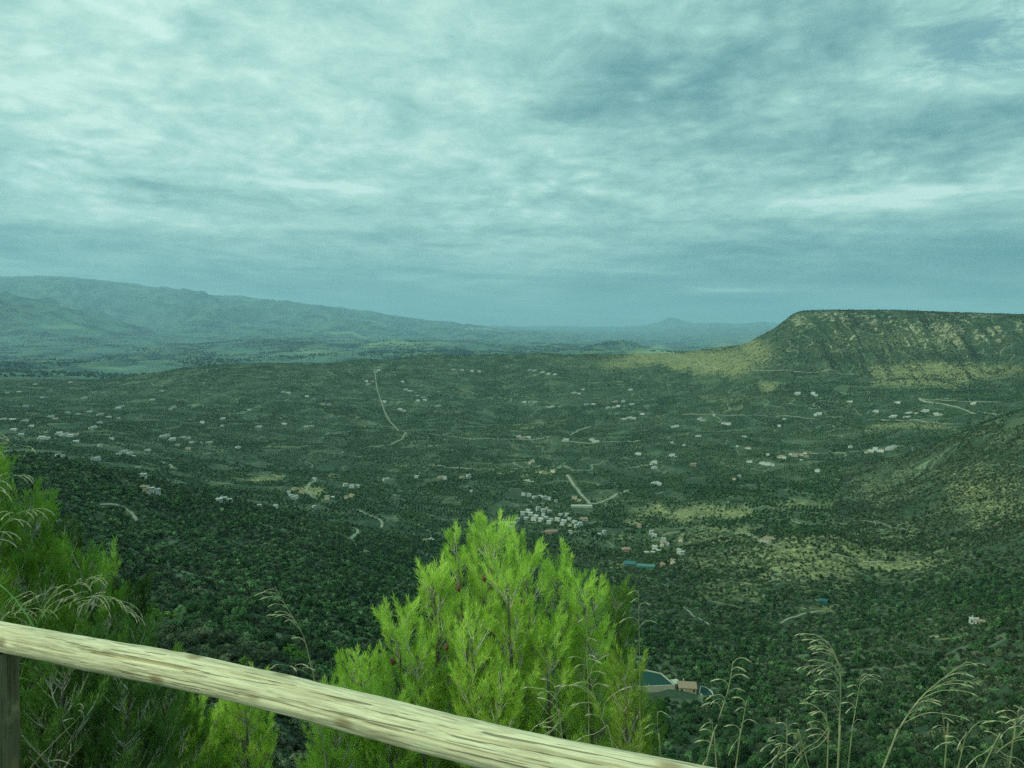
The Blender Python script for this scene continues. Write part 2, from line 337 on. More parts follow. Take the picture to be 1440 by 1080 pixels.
def from_py(name, V, Fs, m, parent=None, smooth=False):
    me = bpy.data.meshes.new(name); me.from_pydata([tuple(v) for v in V], [], Fs); me.materials.append(m)
    if smooth: me.polygons.foreach_set('use_smooth', [True]*len(me.polygons))
    me.update(); o = bpy.data.objects.new(name, me); COL.objects.link(o)
    if parent: o.parent = parent
    return o
class MB:
    def __init__(s): s.v = []; s.f = []
    def box(s, x0, x1, y0, y1, z0, z1):
        b = len(s.v); s.v += [(x, y, z) for z in (z0, z1) for (x, y) in ((x0, y0), (x1, y0), (x1, y1), (x0, y1))]
        s.f += [[b+3, b+2, b+1, b], [b+4, b+5, b+6, b+7]]+[[b+i, b+(i+1) % 4, b+4+(i+1) % 4, b+4+i] for i in range(4)]
    def prism(s, pts, y0, y1):   # profile in x-z, extruded along y
        b = len(s.v); n = len(pts); s.v += [(x, y0, z) for x, z in pts]+[(x, y1, z) for x, z in pts]
        s.f += [[b+i for i in range(n)], [b+n+i for i in reversed(range(n))]]+[[b+(i+1) % n, b+i, b+n+i, b+n+(i+1) % n] for i in range(n)]
    def tube(s, pts, rad, seg=6, cap=True):
        b = len(s.v); n = len(pts); pts = [Vector(p) for p in pts]
        for i, p in enumerate(pts):
            t = (pts[min(i+1, n-1)]-pts[max(i-1, 0)]).normalized()
            u = t.cross(Vector((0.13, .2, 1)) if abs(t.z) < .95 else Vector((1, .1, 0))).normalized(); v = t.cross(u)
            r = rad[i] if hasattr(rad, '__len__') else rad
            for k in range(seg):
                a = 2*math.pi*k/seg; s.v.append(tuple(p+u*(r*math.cos(a))+v*(r*math.sin(a))))
        for i in range(n-1):
            for k in range(seg):
                k2 = (k+1) % seg; s.f.append([b+i*seg+k, b+i*seg+k2, b+(i+1)*seg+k2, b+(i+1)*seg+k])
        if cap: s.f.append([b+k for k in reversed(range(seg))]); s.f.append([b+(n-1)*seg+k for k in range(seg)])
    def build(s, name, m, parent=None, smooth=False): return from_py(name, s.v, s.f, m, parent, smooth)
# ---------------------------------------------------------------- the ground, as sheets that meet edge to edge
dry_sunG, woodG, pxG, pyG = cover(GX, GY, GZ)
XR, YR = GX, GY
# fields: cellular patchwork 120 m across with jitter
FS = 125.0
def field_of(X, Y):
    wx = X+(fbm(X/160, Y/160, 2, 91)-.5)*90; wy = Y+(fbm(X/160, Y/160, 2, 92)-.5)*90
    ci = np.floor(wx/FS); cj = np.floor(wy/FS); best = np.full(X.shape, 1e9); bi = np.zeros(X.shape); bj = np.zeros(X.shape)
    for a in (-1, 0, 1):
        for b in (-1, 0, 1):
            i = ci+a; j = cj+b
            sx = (i+.15+.7*hash2(i, j, 1))*FS; sy = (j+.15+.7*hash2(i, j, 2))*FS
            d = (wx-sx)**2+(wy-sy)**2; k = d < best
            best = np.where(k, d, best); bi = np.where(k, i, bi); bj = np.where(k, j, bj)
    return bi, bj
fi, fj = field_of(GX, GY)
fv = hash2(fi, fj, 5)
slope = np.gradient(GZ, axis=1)/np.maximum(np.gradient(RG, axis=1), 1e-6)
rockG = sstep(.55, 1.1, np.abs(slope))*sstep(3900, 4200, RG)*(1-sstep(5000, 6000, RG))*.75
mesaM = (sstep(3900, 4250, RG)*(1-sstep(4800, 5200, RG))*sstep(.30, .36, AG))
rockG = np.maximum(rockG, mesaM*(.05+.46*sstep(-90, 90, GZ)*(1-sstep(122, 136, GZ))*sstep(.42,.6,fbm(GX/180,GY/180+GZ/60,3,151))))
rockG = np.maximum(rockG, blobs(pxG, pyG, [(1330,463,34,14,.85),(1318,478,24,10,.6),(1125,452,18,12,.7),(1190,470,50,6,.35),(1180,492,30,8,.4),(1240,500,60,8,.3),(1380,605,40,14,.35),(1390,650,30,40,.25),(1160,478,30,10,.3),(1290,485,30,12,.45),(1420,470,60,12,.35)]))
rockG = np.maximum(rockG, .26*sstep(27000, 31000, RG)*sstep(.35,.65,fbm(GX/1800, GY/1800, 5, 88)))
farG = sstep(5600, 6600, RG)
fieldG = np.where(hash2(fi, fj, 8) < .62, .3+.7*fv, 0.0)*sstep(1100, 1400, RG)*(1-farG)*(1-mesaM)
def region():
    a = AG[:-1, :-1]; r = RG[:-1, :-1]; x = pxG[:-1, :-1]
    reg = np.zeros(a.shape, int)                    # 0 ground (the valley and the near slope)
    reg[(r > 3900) & (r < 8200) & (a > .268)] = 1   # mesa
    reg[r >= 27000] = 2                             # mountains
    reg[(r >= 6200) & (r < 27000) & ~((a > .268) & (r < 8200))] = 3   # hills
    return reg
REG = region()
na, nr = GX.shape
idx = np.arange(na*nr).reshape(na, nr)
quads = np.stack([idx[:-1, :-1], idx[1:, :-1], idx[1:, 1:], idx[:-1, 1:]], -1)[:, :, ::-1]
# analytic vertex normals so that the sheets meet without a seam
dXa = np.stack([np.gradient(GX, axis=0), np.gradient(GY, axis=0), np.gradient(GZ, axis=0)], -1)
dXr = np.stack([np.gradient(GX, axis=1), np.gradient(GY, axis=1), np.gradient(GZ, axis=1)], -1)
NRM = np.cross(dXr, dXa); NRM /= np.linalg.norm(NRM, axis=-1, keepdims=True)+1e-12
NRM = np.where(NRM[..., 2:] < 0, -NRM, NRM).reshape(-1, 3)
allv = np.stack([GX, GY, GZ], -1).reshape(-1, 3)
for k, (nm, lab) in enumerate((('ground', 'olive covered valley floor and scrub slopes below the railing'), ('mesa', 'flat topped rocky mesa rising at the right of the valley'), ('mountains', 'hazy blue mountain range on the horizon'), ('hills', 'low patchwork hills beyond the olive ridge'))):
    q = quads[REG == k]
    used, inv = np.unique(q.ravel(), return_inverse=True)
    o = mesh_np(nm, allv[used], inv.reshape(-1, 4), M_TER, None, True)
    for an, arr in (('dry', dry_sunG), ('rock', rockG), ('far', farG), ('field', fieldG)):
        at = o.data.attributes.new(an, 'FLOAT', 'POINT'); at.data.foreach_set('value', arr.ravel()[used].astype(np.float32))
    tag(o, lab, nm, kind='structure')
# ---------------------------------------------------------------- roads and tracks draped on the ground
M_ROAD = simple('pale_dust_road', (.21, .20, .135), .95, .2, .2)
ROADS = [([(527,519),(530,545),(536,563)],4),([(536,563),(540,577),(548,592),(557,602),(571,609)],5),([(571,609),(565,618),(548,626),(520,628)],5),
 ([(571,610),(640,614),(700,618),(760,617),(800,613),(812,605),(830,600)],6),([(440,557),(480,560),(536,563)],5),([(800,620),(850,622),(900,620)],5),
 ([(797,668),(806,680),(818,697),(830,709)],7),([(830,709),(846,706),(862,700),(884,689)],7),([(128,709),(150,708),(170,709),(180,715),(188,726),(195,738)],3),
 ([(493,758),(503,751),(503,744),(497,742)],4),([(493,716),(503,716),(512,722),(524,726),(534,731),(539,738),(536,742)],5),
 ([(1293,560),(1300,565),(1330,569),(1350,573),(1362,579),(1400,583)],9),([(1293,561),(1330,563),(1380,565),(1440,566)],5),([(960,583),(1060,584),(1120,586),(1190,588)],5),
 ([(1098,877),(1108,870),(1120,865),(1135,863),(1158,860)],2.6),([(1165,780),(1200,786),(1240,790),(1280,792),(1312,796)],3),([(1062,521),(1090,521),(1140,524),(1200,527)],6),
 ([(958,853),(972,862),(985,872),(998,880)],1.8),([(1110,636),(1150,637),(1190,637),(1228,631)],5),([(1240,590),(1300,593),(1350,596),(1385,592)],9),([(214,645),(232,652),(245,660),(258,664)],6),
 ([(930,494),(948,500),(968,505),(990,514),(1010,520)],7),([(455,705),(440,700),(430,690),(436,680),(444,672)],5),([(1290,745),(1240,735),(1190,730)],1.5),([(600,655),(680,660),(760,655)],5),([(930,650),(900,655),(880,658)],4),([(1040,745),(1080,765),(1110,775)],2)]
road_pts = []
for pts, wd in ROADS:
    H = [hit(x, y) for x, y in pts]; H = [h for h in H if h is not None]
    if len(H) < 2: continue
    dense = []
    for a, b in zip(H[:-1], H[1:]):
        n = max(2, int((b-a).length/6))
        dense += [a.lerp(b, t/n) for t in range(n)]
    dense.append(H[-1])
    D_ = np.array([[p.x, p.y] for p in dense]); 
    for _ in range(8): D_[1:-1] = .5*D_[1:-1]+.25*(D_[:-2]+D_[2:])
    T = np.gradient(D_, axis=0); T /= np.linalg.norm(T, axis=1, keepdims=True)+1e-9; N = np.stack([-T[:, 1], T[:, 0]], 1)
    jw = wd*.5*(.85+.3*rng.random(len(D_)))[:, None]
    cols = [D_+N*jw*t for t in (-1, -.4, .4, 1)]
    V = []
    for i in range(len(D_)):
        for c in cols: V.append((c[i, 0], c[i, 1], float(hgt(c[i, 0], c[i, 1]))+.45))
    Fc = [[i*4+k, i*4+k+1, i*4+4+k+1, i*4+4+k] for i in range(len(D_)-1) for k in range(3)]
    o = from_py('road', V, Fc, M_ROAD, None, True); tag(o, 'pale dirt track winding between the olive groves', 'road', kind='structure')
    for p in D_[::2]: road_pts.append((p[0], p[1], wd*.5+5))
# ---------------------------------------------------------------- houses
M_WHITE = simple('white_render', (.44, .44, .40), .8, .16, .25); M_CREAM = simple('cream_render', (.55, .47, .33), .85, .1, .6)
M_PINK = simple('terracotta_render', (.42, .24, .16), .85, .12, .6); M_STONE = simple('rough_stone', (.33, .27, .18), .9, .25, 1.5)
M_TILE = simple('clay_roof_tiles', (.23, .16, .11), .85, .25, 2.5); M_GREYROOF = simple('grey_roof', (.36, .36, .33), .8, .12, 1.2); M_FLAT = simple('pale_terrace_roof', (.33, .33, .29), .85, .08, 1)
M_WIN = simple('dark_window_glass', (.03, .04, .045), .15, .2, 1, .5); M_DOOR = simple('brown_door', (.14, .08, .04), .6, .2, 3)
M_GREEN = simple('teal_sheeting', (.014, .09, .085), .45, .15, .4, .4); M_TEALP = simple('pale_teal_sheeting', (.05, .14, .12), .45, .12, .4, .4)
M_CONC = simple('pale_concrete', (.36, .34, .26), .9, .12, .5)
house_pts = []
def house(pos, w, d, h, rz, wallm, roofm, kind, detail, name='house'):
    t = empty(name, pos, rz); b = MB()
    b.box(-w/2, w/2, -d/2, d/2, -4, h)
    wing = kind in ('flat', 'gable') and w > 13
    if wing: b.box(-w*.5-w*.32, -w*.5, -d*.35, d*.3, -4, h*.62)
    b.build('wall', wallm, t)
    r = MB()
    if kind == 'gable':
        e = .45; r.v += [(-w/2-e, -d/2-e, h), (w/2+e, -d/2-e, h), (w/2+e, d/2+e, h), (-w/2-e, d/2+e, h), (-w/2-e, 0, h+d*.24), (w/2+e, 0, h+d*.24)]
        r.f += [[0, 1, 5, 4], [2, 3, 4, 5], [0, 4, 3], [1, 2, 5], [3, 2, 1, 0]]
    elif kind == 'hip':
        e = .5; r.v += [(-w/2-e, -d/2-e, h), (w/2+e, -d/2-e, h), (w/2+e, d/2+e, h), (-w/2-e, d/2+e, h), (-w*.2, 0, h+d*.26), (w*.2, 0, h+d*.26)]
        r.f += [[0, 1, 5, 4], [2, 3, 4, 5], [0, 4, 3], [1, 2, 5], [3, 2, 1, 0]]
    else:
        r.box(-w/2-.15, w/2+.15, -d/2-.15, d/2+.15, h, h+.35)
        if w > 11: r.box(w*.02, w*.33, -d*.1, d*.35, h+.35, h+2.4)
    if wing: r.box(-w*.5-w*.34, -w*.5-.02, -d*.37, d*.32, h*.62, h*.62+.3)
    ro = r.build('roof', roofm, t)
    if detail:
        ch = MB(); ch.box(-w*.25, -w*.25+.7, d*.05, d*.05+.7, h+.3, h+d*.26+.9); ch.build('chimney', wallm, ro)
        nw = 2 if w < 10 else 3
        for i in range(nw):
            wx = -w*.36+w*.72*i/(nw-1)
            q = MB(); q.box(wx-.55, wx+.55, -d/2-.06, -d/2+.05, h-2.0, h-.8); q.build('window', M_WIN, t)
        q = MB(); q.box(w*.12-.5, w*.12+.5, -d/2-.07, -d/2+.05, .0, 2.1); q.build('door', M_DOOR, t)
    house_pts.append((pos.x, pos.y, max(w, d)*.5+2.0))
    house_pts.append((pos.x*(1-(w*.5+8)/math.hypot(pos.x, pos.y)), pos.y*(1-(w*.5+8)/math.hypot(pos.x, pos.y)), w*.5))
    return t
# clusters: key -> (phrase, group, [(column,row,width px,style)]); styles w white, c cream, p terracotta, s stone, t tiled white, g grey-roofed
CL = {
 'scattered white houses across the left plain': [(10,553,8,'w'),(27,552,8,'w'),(50,541,8,'w'),(100,538,9,'t'),(37,572,6,'t'),(5,590,9,'w'),(18,591,9,'g'),(36,592,8,'w'),(72,587,12,'w'),(78,590,9,'c'),(95,581,8,'w'),(110,583,7,'w'),(127,580,7,'w'),(142,583,8,'t'),(153,587,8,'w'),(167,589,6,'w'),(167,575,9,'g'),(172,572,6,'w'),(120,560,7,'w'),(60,560,6,'w'),(135,552,7,'w')],
 'white houses in the hamlet on the left plain': [(60,617,9,'w'),(68,618,6,'w'),(84,611,8,'w'),(90,613,7,'w'),(95,610,5,'t'),(100,614,8,'w'),(107,612,7,'c'),(107,622,8,'w'),(133,602,8,'w'),(128,604,6,'t'),(141,628,6,'w'),(157,618,7,'w'),(45,600,6,'w'),(20,605,8,'g'),(30,612,7,'w')],
 'white villas among olive rows left of centre': [(215,563,8,'w'),(228,550,7,'w'),(245,573,9,'w'),(240,576,6,'t'),(285,595,6,'w'),(314,590,7,'w'),(313,600,5,'w'),(350,577,6,'w'),(365,601,8,'w'),(400,552,12,'w'),(406,553,8,'w'),(432,558,8,'w'),(455,569,10,'w'),(463,570,6,'t'),(400,597,8,'w'),(438,600,11,'w'),(432,601,6,'w')],
 'white houses below the terraces left of centre': [(230,615,10,'w'),(243,619,8,'w'),(236,613,6,'t'),(258,616,8,'w'),(265,617,6,'w'),(270,623,8,'w'),(250,627,7,'c'),(295,623,9,'w'),(335,631,8,'w'),(265,632,8,'c'),(208,634,8,'w'),(167,640,8,'w'),(176,637,9,'w'),(183,640,9,'w'),(188,643,6,'w'),(141,595,6,'w')],
 'pale houses on top of the left ridge': [(194,521,8,'w'),(203,523,10,'c'),(212,521,8,'w'),(247,511,7,'c'),(254,512,6,'w'),(183,511,6,'c')],
 'white houses by the winding track': [(519,541,8,'w'),(524,537,8,'t'),(516,537,5,'w'),(533,521,6,'w'),(529,524,6,'t'),(566,537,6,'w'),(571,549,8,'w'),(577,551,8,'g'),(587,557,10,'w'),(596,559,12,'w'),(588,564,14,'w'),(598,563,8,'w'),(563,576,9,'w'),(568,578,7,'w'),(618,571,9,'w'),(502,588,7,'c'),(541,566,6,'w')],
 'white houses along the top of the olive ridge': [(745,521,7,'w'),(752,522,8,'w'),(764,524,8,'w'),(772,526,8,'w'),(781,527,6,'w'),(638,520,9,'c'),(650,521,7,'w'),(664,522,9,'w'),(674,523,6,'c')],
 'white farmhouses in the middle of the valley': [(738,566,9,'w'),(747,565,12,'w'),(754,566,8,'w'),(808,553,10,'w'),(815,554,6,'t'),(820,548,6,'w'),(826,569,7,'w'),(835,569,9,'w'),(770,573,10,'c'),(777,573,8,'g'),(736,616,10,'c'),(743,616,9,'w'),(796,620,11,'w'),(833,619,8,'w'),(839,621,10,'w'),(749,650,7,'w'),(745,652,5,'c'),(730,615,6,'w')],
 'white buildings of the estate right of centre': [(866,565,8,'c'),(877,565,5,'w'),(864,574,10,'w'),(856,574,6,'w'),(870,572,6,'w'),(889,569,8,'w'),(886,588,8,'w'),(878,590,8,'g'),(892,589,6,'w'),(904,583,7,'w'),(887,549,6,'w')],
 'small pale houses on the sunlit saddle': [(902,497,6,'w'),(915,497,7,'w'),(909,497,4,'w')],
 'white houses below the foot of the mesa': [(1144,554,6,'w'),(1122,554,9,'g'),(1148,556,5,'w'),(1196,565,8,'w'),(1152,583,11,'w'),(1147,584,5,'w'),(1232,580,7,'w'),(1263,567,10,'w'),(1257,587,11,'g'),(1280,581,9,'w'),(1277,587,9,'w'),(1289,582,5,'c'),(1302,579,9,'w'),(1321,584,10,'w'),(1317,582,6,'w'),(1370,568,6,'w'),(1103,590,5,'w'),(1096,600,5,'w')],
 'white houses in the right half of the valley': [(990,592,9,'w'),(985,590,6,'w'),(1025,597,12,'w'),(1018,596,6,'w'),(983,614,9,'w'),(1047,615,8,'w'),(1037,628,4,'w'),(1053,631,8,'t'),(962,627,6,'w'),(952,600,9,'w'),(946,601,5,'w'),(945,623,6,'w'),(898,640,9,'g'),(946,641,8,'w'),(950,644,6,'w'),(921,651,9,'w'),(916,653,6,'t'),(921,659,8,'w'),(923,680,12,'w'),(927,683,8,'w'),(975,655,9,'s'),(1033,675,6,'c'),(1040,671,5,'w'),(1004,585,4,'w')],
 'pale houses of the hamlet below the right spur': [(1055,650,8,'w'),(1073,653,8,'w'),(1081,654,9,'w'),(1087,655,5,'w'),(1080,641,5,'w'),(1099,644,9,'c'),(1103,646,6,'w'),(1119,642,8,'s'),(1127,641,6,'c'),(1134,643,7,'s'),(1133,638,6,'c'),(1127,648,5,'w'),(1150,664,8,'w'),(1112,640,6,'w')],
 'white houses beside the dry right hillside': [(1196,630,6,'w'),(1225,635,8,'w'),(1231,633,7,'w'),(1240,635,8,'t'),(1257,629,9,'w'),(1252,632,9,'w'),(1219,637,6,'c')],
 'houses around the rocky clearing': [(314,704,11,'w'),(322,706,10,'w'),(308,706,7,'g'),(204,693,11,'s'),(212,695,8,'w'),(220,697,9,'w'),(442,674,7,'w'),(414,690,7,'c'),(408,699,9,'w'),(416,701,8,'w'),(406,695,7,'w'),(424,694,8,'c'),(412,703,7,'w'),(468,701,6,'w'),(460,702,8,'c'),(442,714,5,'w'),(486,684,8,'w'),(495,686,9,'w'),(503,686,6,'w'),(495,698,9,'c'),(487,702,7,'c'),(202,674,5,'w'),(82,641,8,'w'),(88,642,6,'w'),(137,647,9,'w'),(130,647,5,'w'),(388,716,6,'w'),(365,713,5,'w')],
 'pale roofed buildings behind the pine top': [(545,674,7,'w'),(541,676,6,'w'),(620,673,9,'c'),(626,674,6,'w'),(650,672,8,'c'),(659,671,8,'w'),(605,762,13,'w'),(598,764,8,'s'),(663,692,5,'w'),(586,672,7,'w')],
 'white houses of the hilltop farm': [(742,677,9,'w'),(748,679,7,'w'),(760,665,7,'c'),(778,664,8,'c')],
 'white houses in the upper row of the village': [(736,697,7,'w'),(744,698,8,'w'),(752,700,8,'w'),(760,699,8,'w'),(766,702,9,'w'),(772,703,7,'w'),(782,707,5,'w'),(808,702,9,'c'),(815,705,7,'c')],
 'densely packed white houses of the village': [(735,724,8,'w'),(743,721,8,'w'),(746,725,8,'g'),(757,717,8,'w'),(764,720,7,'w'),(773,720,8,'w'),(769,716,6,'c'),(754,727,8,'g'),(751,732,10,'w'),(761,733,9,'g'),(768,729,8,'w'),(775,732,8,'w'),(772,737,8,'g'),(788,725,8,'w'),(797,726,8,'w'),(784,733,9,'w'),(793,734,9,'g'),(801,731,7,'w'),(791,739,7,'w'),(808,735,9,'w'),(816,739,8,'w'),(811,742,8,'w'),(728,731,8,'w'),(722,737,9,'g'),(714,738,9,'w'),(709,735,7,'c'),(718,742,8,'w'),(802,740,6,'c'),(764,726,6,'w'),(740,730,8,'w'),(802,751,5,'w')],
 'white houses above the green greenhouses': [(843,753,7,'w'),(850,751,6,'w'),(920,754,9,'w'),(916,751,6,'w'),(933,762,9,'w'),(938,767,8,'w'),(931,768,7,'c'),(921,773,9,'w'),(926,777,9,'w'),(909,779,8,'w'),(918,779,8,'w'),(955,778,7,'w'),(959,781,5,'g'),(932,796,8,'p'),(946,793,6,'c'),(957,762,7,'c'),(899,742,8,'s')],
}
import itertools
ORD = ['first','second','third','fourth','fifth','sixth','seventh','eighth','ninth','tenth','eleventh','twelfth','thirteenth','fourteenth','fifteenth','sixteenth']
WORDN = {1: 'single', 2: 'two', 3: 'three', 4: 'four'}
STY = {'w': ('white flat roofed', M_WHITE, M_FLAT, 'flat'), 't': ('white clay roofed', M_WHITE, M_TILE, 'gable'), 'c': ('cream coloured', M_CREAM, M_TILE, 'gable'), 'g': ('white grey roofed', M_WHITE, M_GREYROOF, 'gable'), 's': ('rough stone', M_STONE, M_TILE, 'gable'), 'p': ('terracotta', M_PINK, M_TILE, 'hip')}
def label_set(items, where, noun):
    """items: list of (object, column, style phrase); a label for each that singles it out inside its cluster"""
    by = {}
    for it in items: by.setdefault(it[2], []).append(it)
    for st, L in by.items():
        L.sort(key=lambda q: q[1]); n = len(L)
        for i, (o, x, s, nb) in enumerate(L):
            if n == 1: o['label'] = f'{st} house {where}, the only such one'
            elif i == 0: o['label'] = f'leftmost {st} house {where}'
            elif i == n-1: o['label'] = f'rightmost {st} house {where}'
            elif n == 3: o['label'] = f'middle {st} house {where}'
            elif i <= n//2: o['label'] = f'{ORD[i]} {st} house from the left {where}'
            else: o['label'] = f'{ORD[n-1-i]} {st} house from the right {where}'
WHERE = {'scattered white houses across the left plain': 'scattered across the left plain', 'white houses in the hamlet on the left plain': 'in the left plain hamlet', 'white villas among olive rows left of centre': 'among the olive rows left of centre',
 'white houses below the terraces left of centre': 'below the left terraces', 'pale houses on top of the left ridge': 'on the left ridge top', 'white houses by the winding track': 'by the winding track', 'white houses along the top of the olive ridge': 'along the olive ridge top',
 'white farmhouses in the middle of the valley': 'in mid valley', 'white buildings of the estate right of centre': 'in the estate right of centre', 'small pale houses on the sunlit saddle': 'on the sunlit saddle', 'white houses below the foot of the mesa': 'below the mesa foot',
 'white houses in the right half of the valley': 'in the right valley half', 'pale houses of the hamlet below the right spur': 'in the hamlet before the right spur', 'white houses beside the dry right hillside': 'beside the dry right hillside',
 'houses around the rocky clearing': 'around the rocky clearing', 'pale roofed buildings behind the pine top': 'left above the pine top', 'white houses of the hilltop farm': 'on the hilltop farm', 'white houses in the upper row of the village': 'in the upper village row',
 'densely packed white houses of the village': 'in the packed village', 'white houses above the green greenhouses': 'above the teal greenhouses'}
for grp, L in CL.items():
    items = []
    for (x, y, wpx, st) in L:
        p = hit(x, y)
        if p is None: continue
        D = math.hypot(p.x, p.y); w = min(max(wpx*D/F*.78, 6.5), 20); d = w*(.6+.25*random.random()); d = min(d, 12); h = 3.4 if random.random() < .45 else 6.0
        p.z += .3
        face = math.atan2(p.x, p.y)
        ph, wm_, rm, kd = STY[st]
        if kd == 'flat' and random.random() < .25: kd = 'gable'; rm = M_FLAT
        o = house(p, w, d, h, -face+random.uniform(-.5, .5), wm_, rm, kd, D < 2100 or wpx > 8)
        o['category'] = 'house'; o['group'] = grp
        items.append((o, x, ph, None))
    label_set(items, WHERE[grp], 'house')
# town far away on the mountain ridge
far_items = []
for i in range(26):
    x = 655+38*random.random(); y = 461.5+2.2*random.random()+(x-655)*.03
    p = hit(x, y, 9000)
    if p is None or math.hypot(p.x, p.y) > 60000: continue
    o = house(p, 90*random.uniform(.7, 1.3), 60, 45*random.uniform(.6, 1.3), random.uniform(-.3, .3), M_WHITE, M_FLAT, 'flat', False)
    tag(o, 'tiny white building of the far town on the hazy mountain ridge', 'house', 'white buildings of the far ridge town')
# specific buildings
def shed(px, py, L_, Wd, h, rz, m, label, name='greenhouse', cat='greenhouse', dark=None):
    p = hit(px, py); t = empty(name, p, rz); t['label'] = label; t['category'] = cat
    b = MB(); b.box(-L_/2, L_/2, -Wd/2, Wd/2, -4, h); b.build('wall', m, t)
    n = 3; r = MB()
    for i in range(n):
        y0 = -Wd/2+Wd*i/n; y1 = y0+Wd/n-.02
        bse = len(r.v); r.v += [(-L_/2-.2, y0, h+.02), (L_/2+.2, y0, h+.02), (L_/2+.2, y1, h+.02), (-L_/2-.2, y1, h+.02), (-L_/2-.2, (y0+y1)/2, h+1.3), (L_/2+.2, (y0+y1)/2, h+1.3)]
        r.f += [[bse+a for a in q] for q in ([0, 1, 5, 4], [2, 3, 4, 5], [0, 4, 3], [1, 2, 5], [3, 2, 1, 0])]
    r.build('roof', m, t)
    house_pts.append((p.x, p.y, max(L_, Wd)*.5+3)); house_pts.append((p.x*.985, p.y*.985, L_*.5)); house_pts.append((p.x*.97, p.y*.97, L_*.4))
    return t
shed(886, 794, 17, 15, 3, -.15, M_GREEN, 'dark teal greenhouse beside the pale teal one')
shed(908, 798, 24, 9, 3, -.18, M_TEALP, 'pale teal long greenhouse right of the dark teal one')
shed(818, 713, 46, 9, 3.5, -.06, M_FLAT, 'long pale shed at the road junction behind the village', 'shed', 'shed')
shed(1157, 848, 8, 5, 3, -.3, M_GREEN, 'small teal shed above the curved track on the right', 'shed', 'shed')
for (x, y, w_, st, lab) in ((881,775,12,'p','round terracotta house alone among dark trees by the greenhouses'),(821,732,10,'c','yellowish cream house at the right edge of the village'),(775,750,17,'p','long terracotta building just above the pine tree'),(797,777,8,'p','small orange house peeking over the right edge of the pine'),
     (1081,761,12,'w','lone white house with clay roof on the right scrubland'),(1370,877,10,'w','white house on the lower right slope beside terraces'),(1378,879,7,'w','small white annex right of the lower right white house'),(936,767,8,'w','white house nearest the teal greenhouses'),(1104,640,8,'s','stone ruin in the hamlet')):
    if 'annex' not in lab and lab.endswith('hamlet'): continue
    p = hit(x, y); D = math.hypot(p.x, p.y); ph, wm_, rm, kd = STY[st]; w = max(w_*D/F, 5)
    o = house(p+Vector((0, 0, .3)), w, min(w*.75, 10), 4.2 if w > 7 else 3, -math.atan2(p.x, p.y)+.25, wm_, M_TILE if x != 1370 else M_FLAT, 'hip' if st == 'p' and w_ == 12 else 'gable' if x != 1370 else 'flat', D < 2600)
    tag(o, lab, 'house')
# reservoir with its house
M_WATER, nt, b_ = mat('teal_water'); b_.inputs['Base Color'].default_value = C(.020, .052, .042); b_.inputs['Roughness'].default_value = .6; b_.inputs['Specular IOR Level'].default_value = .0; b_.inputs['IOR'].default_value = 1.08; g = G(nt)
bp = g.n('ShaderNodeBump'); bp.inputs['Strength'].default_value = .15; g.put(bp.inputs['Height'], g.noise(g.n('ShaderNodeTexCoord').outputs['Object'], 1.2, 3)); g.put(b_.inputs['Normal'], bp.outputs[0])
def basin(ppts, zref, wall_h, label, name='reservoir'):
    # outline at one level: points where the view rays meet the water plane
    pts = []
    for (x, y) in ppts:
        X, Y, Z = ray(x, y); k = (zref-CAMZ)/Z; pts.append(Vector((X*k, Y*k, 0)))
    c = sum(pts, Vector())/len(pts)
    t = empty(name, (c.x, c.y, zref), 0); tag(t, label, 'reservoir')
    P_ = [p-c for p in pts]; P_ = [Vector((p.x, p.y, 0)) for p in P_]; n = len(P_)
    out = [p+p.normalized()*.5 for p in P_]
    V = [(p.x, p.y, .5) for p in P_]+[(p.x, p.y, .5) for p in out]+[(p.x*1.02, p.y*1.02, -wall_h) for p in out]+[(p.x, p.y, -.8) for p in P_]
    Fs = []
    for i in range(n):
        j = (i+1) % n; Fs += [[i, j, n+j, n+i], [n+i, n+j, 2*n+j, 2*n+i], [3*n+i, 3*n+j, j, i]]
    from_py('wall', V, Fs, M_CONC, t); from_py('water_surface', [(p.x, p.y, 0) for p in P_], [list(range(n))], M_WATER, t)
    R_ = max(p.length for p in P_); house_pts.append((c.x, c.y, R_+2))
    for k in (.985, .965, .945, .92): house_pts.append((c.x*k, c.y*k, R_*.8))
    return c
pz = hit(925, 972); zr = pz.z+3
basin([(880,950),(893,943),(906,943),(920,946),(929,948),(948,964),(905,966),(886,964)][::-1], zr, 9, 'teal irrigation reservoir with pale rim at the right edge of the pine')
basin([(986,966),(993,968),(1000,973),(1003,979),(990,980),(984,975)][::-1], zr-4, 6, 'small teal pond right of the brown roofed house', 'pond')
X, Y, Z = ray(966, 975); k_ = (zr-5-CAMZ)/Z; hp = Vector((X*k_, Y*k_, zr-5))
o = house(hp, 8.6, 7.5, 4.6, -math.atan2(hp.x, hp.y)+.12, M_STONE, M_TILE, 'gable', True); tag(o, 'brown roofed stone house between the teal reservoir and pond', 'house')
X, Y, Z = ray(950, 968); k_ = (zr-5-CAMZ)/Z; hp2 = Vector((X*k_, Y*k_, zr-5))
q = MB(); q.box(-2.0, 2.0, -2.5, 2.5, -4, 3.6); q.box(-2.1, 2.1, -2.6, 2.6, 3.6, 3.8); oo = q.build('shed', M_CONC); oo.location = hp2; oo.rotation_euler.z = -math.atan2(hp2.x, hp2.y)+.5; tag(oo, 'pale windowless shed leaning against the brown roofed house', 'shed')
for k in (1, .985, .97, .95, .93): house_pts.append((hp.x*k, hp.y*k, 8))
